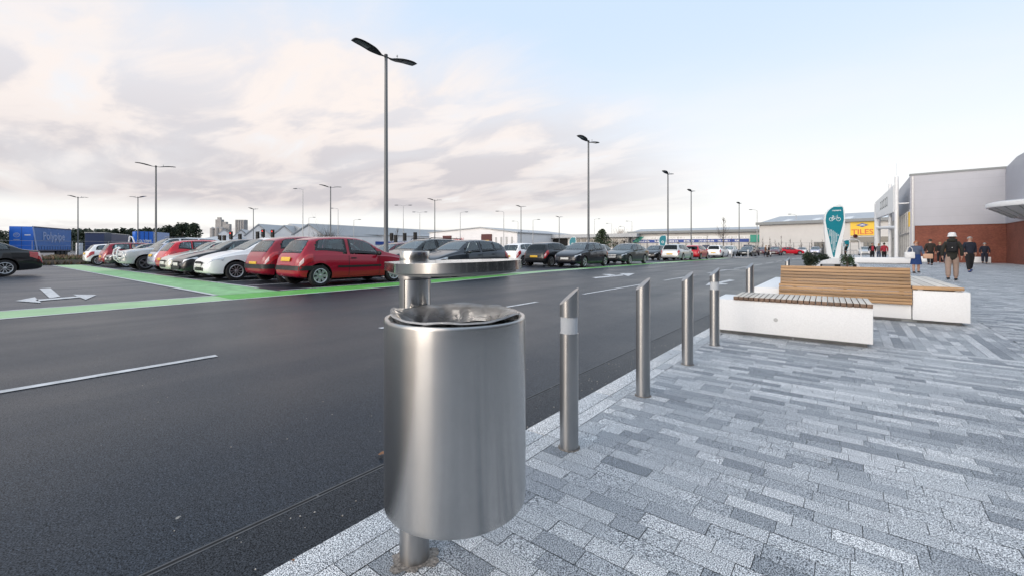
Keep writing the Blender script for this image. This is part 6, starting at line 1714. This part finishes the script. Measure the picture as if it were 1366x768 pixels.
# mesh fence in front of the warehouse
a = Vector(at(846, 100)); b_ = Vector(at(1180, 84)); v_ = b_ - a; fn = empty('mesh_fence', (a.x, a.y, 0), math.atan2(v_.y, v_.x), 'long thin wire fence in front of the pale shop and the tall warehouse', 'fence')
n = 34
for k in range(n + 1): MB().box(-.035 + v_.length * k / n, .035 + v_.length * k / n, -.035, .035, 0, 2.45).build('post', m_lamp, fn)
mb = MB()
for z in (.3, 1.0, 1.7, 2.4): mb.box(0, v_.length, -.008, .008, z - .012, z + .012)
mb.build('wire', m_lamp, fn)
# clipped hedge of dark bushes at the far left of the blue-fascia shop
rg = random.Random(77)
for k, (px_, yt) in enumerate(((832, 319), (838, 317), (848, 323), (822, 321))):
    x, y = at(px_, 125); H = zat(yt, 125); r = empty('shrub', (x, y, 0), 0, ('dark brown bush below the street light, second from the right', 'taller dark brown bush beside the pale shop corner', 'reddish low bush under the green emblem of the pale shop', 'dark brown bush nearest to the conifer')[k], 'shrub', 'winter bushes beside the pale shop')
    mb = MB(); clump(mb, rg, (0, 0, H * .5), (1.2, 1.2, H * .5), 260, .2); mb.build('foliage', m_bark, r, fix=False)
    MB().tube([(0, 0, 0), (0, 0, H * .6)], [.06, .02], 6).build('stem', m_bark, r)
# ------------------------------------------------------------------ people
m_skin = mat('skin', (.46, .27, .20), .55); m_hair_grey = mat('grey_hair', (.30, .29, .28), .8); m_hair_dark = mat('dark_hair', (.03, .022, .018), .75)
m_hair_ginger = mat('auburn_hair', (.36, .13, .05), .75); m_hair_fair = mat('fair_hair', (.34, .23, .12), .75)
cl = lambda n, c: mat(n, c, .9, var=.14, vscale=9, bump=.25, bscale=14)
c_parka = cl('dark_olive_parka', (.022, .022, .018)); c_beige = cl('beige_trousers', (.30, .22, .18)); c_navy = cl('navy_cloth', (.012, .016, .030)); c_black = cl('black_cloth', (.010, .010, .012))
c_denim = cl('blue_grey_cloth', (.085, .11, .17)); c_skirt = cl('royal_blue_skirt', (.015, .045, .16)); c_brown = cl('dark_brown_cloth', (.028, .021, .017)); c_tan = cl('tan_cloth', (.20, .10, .05)); c_pink = cl('red_coat', (.40, .035, .06))
c_grey = cl('grey_cloth', (.15, .16, .17)); c_white = cl('white_cloth', (.72, .72, .72)); c_shoe = mat('black_shoe', (.012, .012, .012), .5); c_blueshoe = mat('blue_shoe', (.02, .06, .18), .6)

def skin_mesh(chains, level=1):
    """chains: list of lists of ((x,y,z),(rx,ry)); the first vertex of later chains may be an index tuple ('j', n) to join"""
    V = []; Rr = []; E = []; roots = []
    for ch in chains:
        prev = None
        for k, it in enumerate(ch):
            if it[0] == 'j': prev = it[1]; continue
            V.append(it[0]); Rr.append(it[1]); i = len(V) - 1
            if prev is not None: E.append((prev, i))
            else: roots.append(i)
            prev = i
    me = bpy.data.meshes.new('s'); me.from_pydata(V, E, []); o = bpy.data.objects.new('s', me); col.objects.link(o)
    md = o.modifiers.new('k', 'SKIN'); md.use_smooth_shade = True
    sv = me.skin_vertices[0].data if me.skin_vertices else None
    for i, r in enumerate(Rr):
        sv[i].radius = r; sv[i].use_root = i in roots
    ss = o.modifiers.new('u', 'SUBSURF'); ss.levels = level; ss.render_levels = level
    dg = bpy.context.evaluated_depsgraph_get(); out = bpy.data.meshes.new_from_object(o.evaluated_get(dg))
    bpy.data.objects.remove(o); return out

def put(name, me, m, parent):
    me.materials.clear(); me.materials.append(m); me.polygons.foreach_set('use_smooth', [True] * len(me.polygons))
    o = bpy.data.objects.new(name, me); col.objects.link(o); reg(o, parent); return o

def person(px_, ybase, d, H, rz, label, coat, legs, hair, shoes, stride=.12, coat_len=.86, skirt=None, arms=(.0, .0), hat=None, hood=False, lean=0., zoff=0., bare_legs=False, z=0., width=1., group='people walking outside the shops'):
    """local figure faces -y; height scaled from 1.70"""
    x, y = at(px_, d) if d else gp(px_, ybase, z)
    r = empty('person', (x, y, z), rz, label, 'person', group); k = H / 1.70; r.scale = (k * width, k * width, k)
    ly = lambda zz: -lean * max(0, zz - .9)
    J = {}
    hipz, knz, anz = .90, .49, .085
    st = stride
    def leg(sg, fwd):
        yk = -fwd * .55 - .03 * abs(fwd) ; ya = -fwd
        lift = .05 * (1 if fwd < 0 else 0) * min(1, abs(fwd) / .15)
        return [((sg * .085, 0, hipz), (.085, .095)), ((sg * .095, yk - .015, knz), (.056, .06)), ((sg * .095, yk * .5 + ya * .5, .30), (.052, .056)), ((sg * .095, ya, anz + lift), (.036, .04))], (sg * .095, ya, anz + lift)
    Ls, la = leg(-1, st); Rs, ra = leg(1, -st)
    def arm(sg, sw):
        sh = (sg * .165, ly(1.40), 1.38); el = (sg * .235, ly(1.12) + .05 - sw * .4 + .02, 1.11); wr = (sg * .235, ly(1.) - .02 - sw, .88 + abs(sw) * .25)
        return sh, el, wr
    A = [arm(-1, arms[0]), arm(1, arms[1])]
    torso = [((0, 0, .93), (.135, .10)), ((0, ly(1.1), 1.10), (.125, .095)), ((0, ly(1.28), 1.29), (.150, .11)), ((0, ly(1.41), 1.41), (.11, .085)), ((0, ly(1.47) + .0, 1.475), (.052, .055)),
             ((0, ly(1.53) - .012, 1.545), (.062, .075)), ((0, ly(1.6) - .02, 1.605), (.074, .092)), ((0, ly(1.66) - .012, 1.665), (.062, .078)), ((0, ly(1.69) - .005, 1.695), (.03, .04))]
    chains = [torso]
    chains += [[('j', 0)] + Ls, [('j', 0)] + Rs]
    n = len(torso) + 8
    def foot(a): return [(a[0], a[1] - .02, a[2] - .03), (a[0], a[1] - .15, .035 + a[2] - .085)]
    chains[1] += [((la[0], la[1] - .08, la[2] - .045), (.036, .03)), ((la[0], la[1] - .17, la[2] - .055), (.03, .022))]
    chains[2] += [((ra[0], ra[1] - .08, ra[2] - .045), (.036, .03)), ((ra[0], ra[1] - .17, ra[2] - .055), (.03, .022))]
    for sh, el, wr in A:
        chains.append([('j', 2), (sh, (.058, .058)), (el, (.043, .043)), (wr, (.030, .026)), ((wr[0], wr[1] - .02, wr[2] - .07), (.038, .022))])
    # nose, and five fingers on each hand as chains of their own rooted in the palm
    hy = ly(1.6) - .02
    chains.append([((0, hy - .075, 1.60), (.014, .014)), ((0, hy - .112, 1.588), (.013, .012))])
    for sh, el, wr in A:
        sg = 1 if sh[0] > 0 else -1
        for q_, (off, ln) in enumerate(((-.030, .062), (-.010, .075), (.010, .070), (.028, .055))):
            b = (wr[0], wr[1] - .02 + off, wr[2] - .075)
            chains.append([(b, (.0095, .0095)), ((b[0] - sg * .006, b[1], b[2] - ln * .55), (.009, .009)), ((b[0] - sg * .022, b[1], b[2] - ln), (.0075, .0075))])
        b = (wr[0], wr[1] - .045, wr[2] - .045); chains.append([(b, (.011, .011)), ((b[0] - sg * .012, b[1] - .028, b[2] - .03), (.010, .010)), ((b[0] - sg * .02, b[1] - .032, b[2] - .058), (.008, .008))])
    put('body', skin_mesh(chains), m_skin, r)
    # face
    mb = MB()
    for sg in (-1, 1): mb.sphere((sg * .030, hy - .083, 1.617), (.011, .008, .007), 8, 6)
    mb.build('eyes', m_hair_dark, r, smooth=60)
    MB().sphere((0, hy - .086, 1.553), (.024, .008, .006), 8, 6).build('mouth', mat_lip, r, smooth=60)
    mb = MB()
    for sg in (-1, 1): mb.sphere((sg * .077, hy + .005, 1.60), (.012, .022, .034), 8, 6)
    mb.build('ears', m_skin, r, smooth=60)
    # hair
    if hair:
        mb = MB(); hm, full = hair
        g = []
        for i in range(9):
            th = R(-2 + (112 if full else 110) * i / 8); row = []
            for j in range(25):
                ph = 2 * pi * j / 24; front = max(0, -math.sin(ph)); t2 = th * (1 - .42 * front * (1 if i > 3 else .5))
                row.append((.088 * math.sin(t2) * math.cos(ph) * (1.06 if full else 1), hy + .012 + .105 * math.sin(t2) * math.sin(ph), 1.615 + .098 * math.cos(t2) - (.03 * (i / 8) ** 2 if full and front < .3 else 0)))
            g.append(row)
        mb.grid(g); mb.build('hair', hm, r, smooth=60)
    if hat:
        mb = MB().lathe([(0, 1.765), (.06, 1.76), (.095, 1.73), (.104, 1.68), (.106, 1.645), (.126, 1.615), (.127, 1.608), (.104, 1.63)], 28, M=Matrix.Translation((0, hy + .01, 0))); mb.build('hat', hat, r, smooth=60)
    # clothes
    if legs:
        ch = [[((0, .0, .96), (.145, .112)), ((0, 0, .90), (.15, .118))], [('j', 1)] + [(p, (a * 1.17 + .012, b * 1.17 + .012)) for p, (a, b) in Ls[:3]] + [((Ls[3][0][0], Ls[3][0][1], Ls[3][0][2] + .015), (.062, .066))],
              [('j', 1)] + [(p, (a * 1.17 + .012, b * 1.17 + .012)) for p, (a, b) in Rs[:3]] + [((Rs[3][0][0], Rs[3][0][1], Rs[3][0][2] + .015), (.062, .066))]]
        put('trousers', skin_mesh(ch), legs, r)
    if skirt:
        sk, zl = skirt; mb = MB(); g = []
        for i in range(8):
            t = i / 7; zz = .99 - (.99 - zl) * t; g.append([((.155 + .055 * t + .012 * math.sin(6 * a) * t) * math.cos(a), (.115 + .065 * t + .012 * math.sin(6 * a) * t) * math.sin(a), zz) for a in [2 * pi * k_ / 28 for k_ in range(29)]])
        mb.grid(g); mb.build('skirt', sk, r, smooth=60)
    cm = coat; zl = coat_len
    ch = [[((0, .0, zl), (.175, .135)), ((0, ly(.98), max(.98, zl + .06)), (.172, .135)), ((0, ly(1.12), 1.13), (.168, .132)), ((0, ly(1.29), 1.30), (.178, .138)), ((0, ly(1.41), 1.415), (.13, .108)), ((0, ly(1.46), 1.46), (.075, .078))]]
    for sh, el, wr in A:
        ch.append([('j', 3), (sh, (.068, .070)), (el, (.060, .060)), ((wr[0], wr[1], wr[2] + .005), (.050, .048))])
    put('coat', skin_mesh(ch), cm, r)
    if hood: MB().sphere((0, ly(1.45) + .075, 1.47), (.12, .075, .085), 14, 8).build('hood', cm, r, smooth=60)
    mb = MB()
    for a in (la, ra):
        mb.sphere((a[0], a[1] - .055, a[2] - .040), (.050, .128, .046), 12, 8)
    mb.build('shoes', shoes, r, smooth=60)
    return r, J
mat_lip = mat('lips', (.33, .12, .10), .5)
def fwd(ang): return ang
AW = 0.0
# facing: local figure looks along -y; walking away along +Y means rz = 180 deg
BACK = pi; FRONT = TH * .4
r, _ = person(1270, 374, None, 1.66, BACK - .12, 'person in a white hat, long dark parka and beige trousers, walking away with a backpack', c_parka, c_beige, (m_hair_dark, True), c_shoe, .10, .70, hat=c_white, hood=True, width=1.06)
hx, hy_ = r.location.x, r.location.y
bp_ = empty('backpack', (hx, hy_, 0), BACK - .12, 'black backpack worn over the dark parka of the person in the white hat', 'backpack'); bp_.scale = r.scale
MB().bevbox(-.13, .13, .125, .26, 1.04, 1.40, .05).build('pack', c_black, bp_, smooth=50); MB().bevbox(-.10, .10, .2605, .305, 1.06, 1.22, .02).build('pocket', c_black, bp_, smooth=50)
MB().sphere((0, .31, 1.20), (.012, .006, .012), 8, 6).build('badge', m_sign_white, bp_)
mb = MB()
for sg in (-1, 1): mb.tube([(sg * .09, .14, 1.38), (sg * .11, .02, 1.50), (sg * .12, -.12, 1.40), (sg * .13, -.145, 1.2), (sg * .13, .0, 1.06), (sg * .11, .14, 1.06)], .018, 6)
mb.build('strap', c_black, bp_, smooth=60)

r, _ = person(1222, 364.3, None, 1.50, .15, 'person with auburn hair, blue-grey jacket and royal blue skirt, coming towards the camera', c_denim, None, (m_hair_ginger, True), c_shoe, .06, .93, skirt=(c_skirt, .46), arms=(.10, .16), width=1.16)
def bag(px_, ybase, dx, dz, w, h, dpt, m, lab, ref, rz, strap=True):
    x, y = ref.location.x, ref.location.y; o = empty('handbag', (x, y, 0), rz, lab, 'bag')
    MB().bevbox(dx - w / 2, dx + w / 2, -.20 - dpt / 2, -.20 + dpt / 2, dz, dz + h, min(w, h, dpt) * .25).build('pouch', m, o, smooth=50)
    if strap:
        mb = MB(); mb.tube([(dx - w * .32, -.20, dz + h * .9), (dx - w * .22, -.19, dz + h * 1.6), (dx, -.18, dz + h * 1.9), (dx + w * .22, -.19, dz + h * 1.6), (dx + w * .32, -.20, dz + h * .9)], .014, 6); mb.build('handle', m, o, smooth=50)
    return o
bag(0, 0, -.27, .68, .36, .30, .14, c_white, 'large white handbag carried by the person in the blue skirt', r, .15); bag(0, 0, .36, .68, .34, .22, .12, mat('tan_parcel', (.55, .33, .22), .7), 'flat tan bag carried on the other side of the person in the blue skirt', r, .15, False)

r, _ = person(1293.5, 363, None, 1.72, .25, 'person with short grey hair, dark navy jacket and blue shoes, facing the camera', c_navy, c_black, (m_hair_grey, False), c_blueshoe, .17, .84, arms=(.12, -.1), width=1.05)
r, _ = person(1241, 354, None, 1.80, BACK + .1, 'person in a dark brown jacket walking away between the auburn and fair-haired ones', c_brown, c_black, (m_hair_dark, False), c_shoe, .14, .82, width=1.12)
r, _ = person(1254, 351.6, None, 1.66, BACK - .2, 'fair-haired person in a short black jacket and black leggings, walking away', c_black, c_black, (m_hair_fair, True), c_white, .16, .92)
bag(0, 0, .0, .86, .30, .05, .30, c_white, 'pale belt bag at the waist of the fair-haired person', r, BACK - .2, False)
r, _ = person(1262.5, 352.5, None, 1.72, BACK, 'fair-haired person in brown half hidden behind the person in the white hat', c_tan, c_navy, (m_hair_fair, True), c_shoe, .1, .82)
r, _ = person(1313.5, 352, None, 1.60, BACK - .15, 'person all in navy near the brick wall, rightmost of the walkers', c_navy, c_navy, (m_hair_grey, False), c_shoe, .1, .84, width=1.12)
CR = 'people standing at the portico'
r, _ = person(1163.5, 0, 44, 1.74, .2, 'person in a black coat with a red front, leftmost by the portico', c_black, c_black, (m_hair_dark, False), c_shoe, .04, .7, group=CR, width=1.1)
MB().bevbox(-.085, .085, -.185, -.13, .95, 1.38, .02).build('red_front', c_pink, r, smooth=50)
r, _ = person(1172.3, 0, 44.5, 1.70, BACK, 'person in a grey top and jeans, middle of the group by the portico', c_grey, c_denim, (m_hair_fair, True), c_shoe, .04, .84, group=CR)
r, _ = person(1179.5, 0, 43.5, 1.74, BACK + .3, 'person in a bright red coat, rightmost of the group by the portico', c_pink, c_black, (m_hair_dark, True), c_shoe, .05, .78, group=CR, width=1.12)
r, _ = person(1127.5, 0, 48, 1.66, R(80), 'dark-clothed person just right of the teal totem', c_black, c_black, (m_hair_dark, True), c_shoe, .1, .8, group=CR, lean=.25)
CX = 'people on the far crossing'
r, _ = person(1021, 0, 64, 1.72, R(95), 'person in a tan coat walking over the far crossing', c_tan, c_navy, (m_hair_fair, True), c_shoe, .2, .8, z=ROAD, group=CX, lean=.1)
r, _ = person(1025.5, 0, 63.5, 1.68, R(95), 'person in black walking beside the tan coat on the far crossing', c_black, c_black, (m_hair_dark, False), c_shoe, .2, .84, z=ROAD, group=CX, arms=(.1, .1))
o = bag(0, 0, .05, .25, .42, .42, .2, c_white, 'white carrier bag held by the person in black on the crossing', r, R(95))
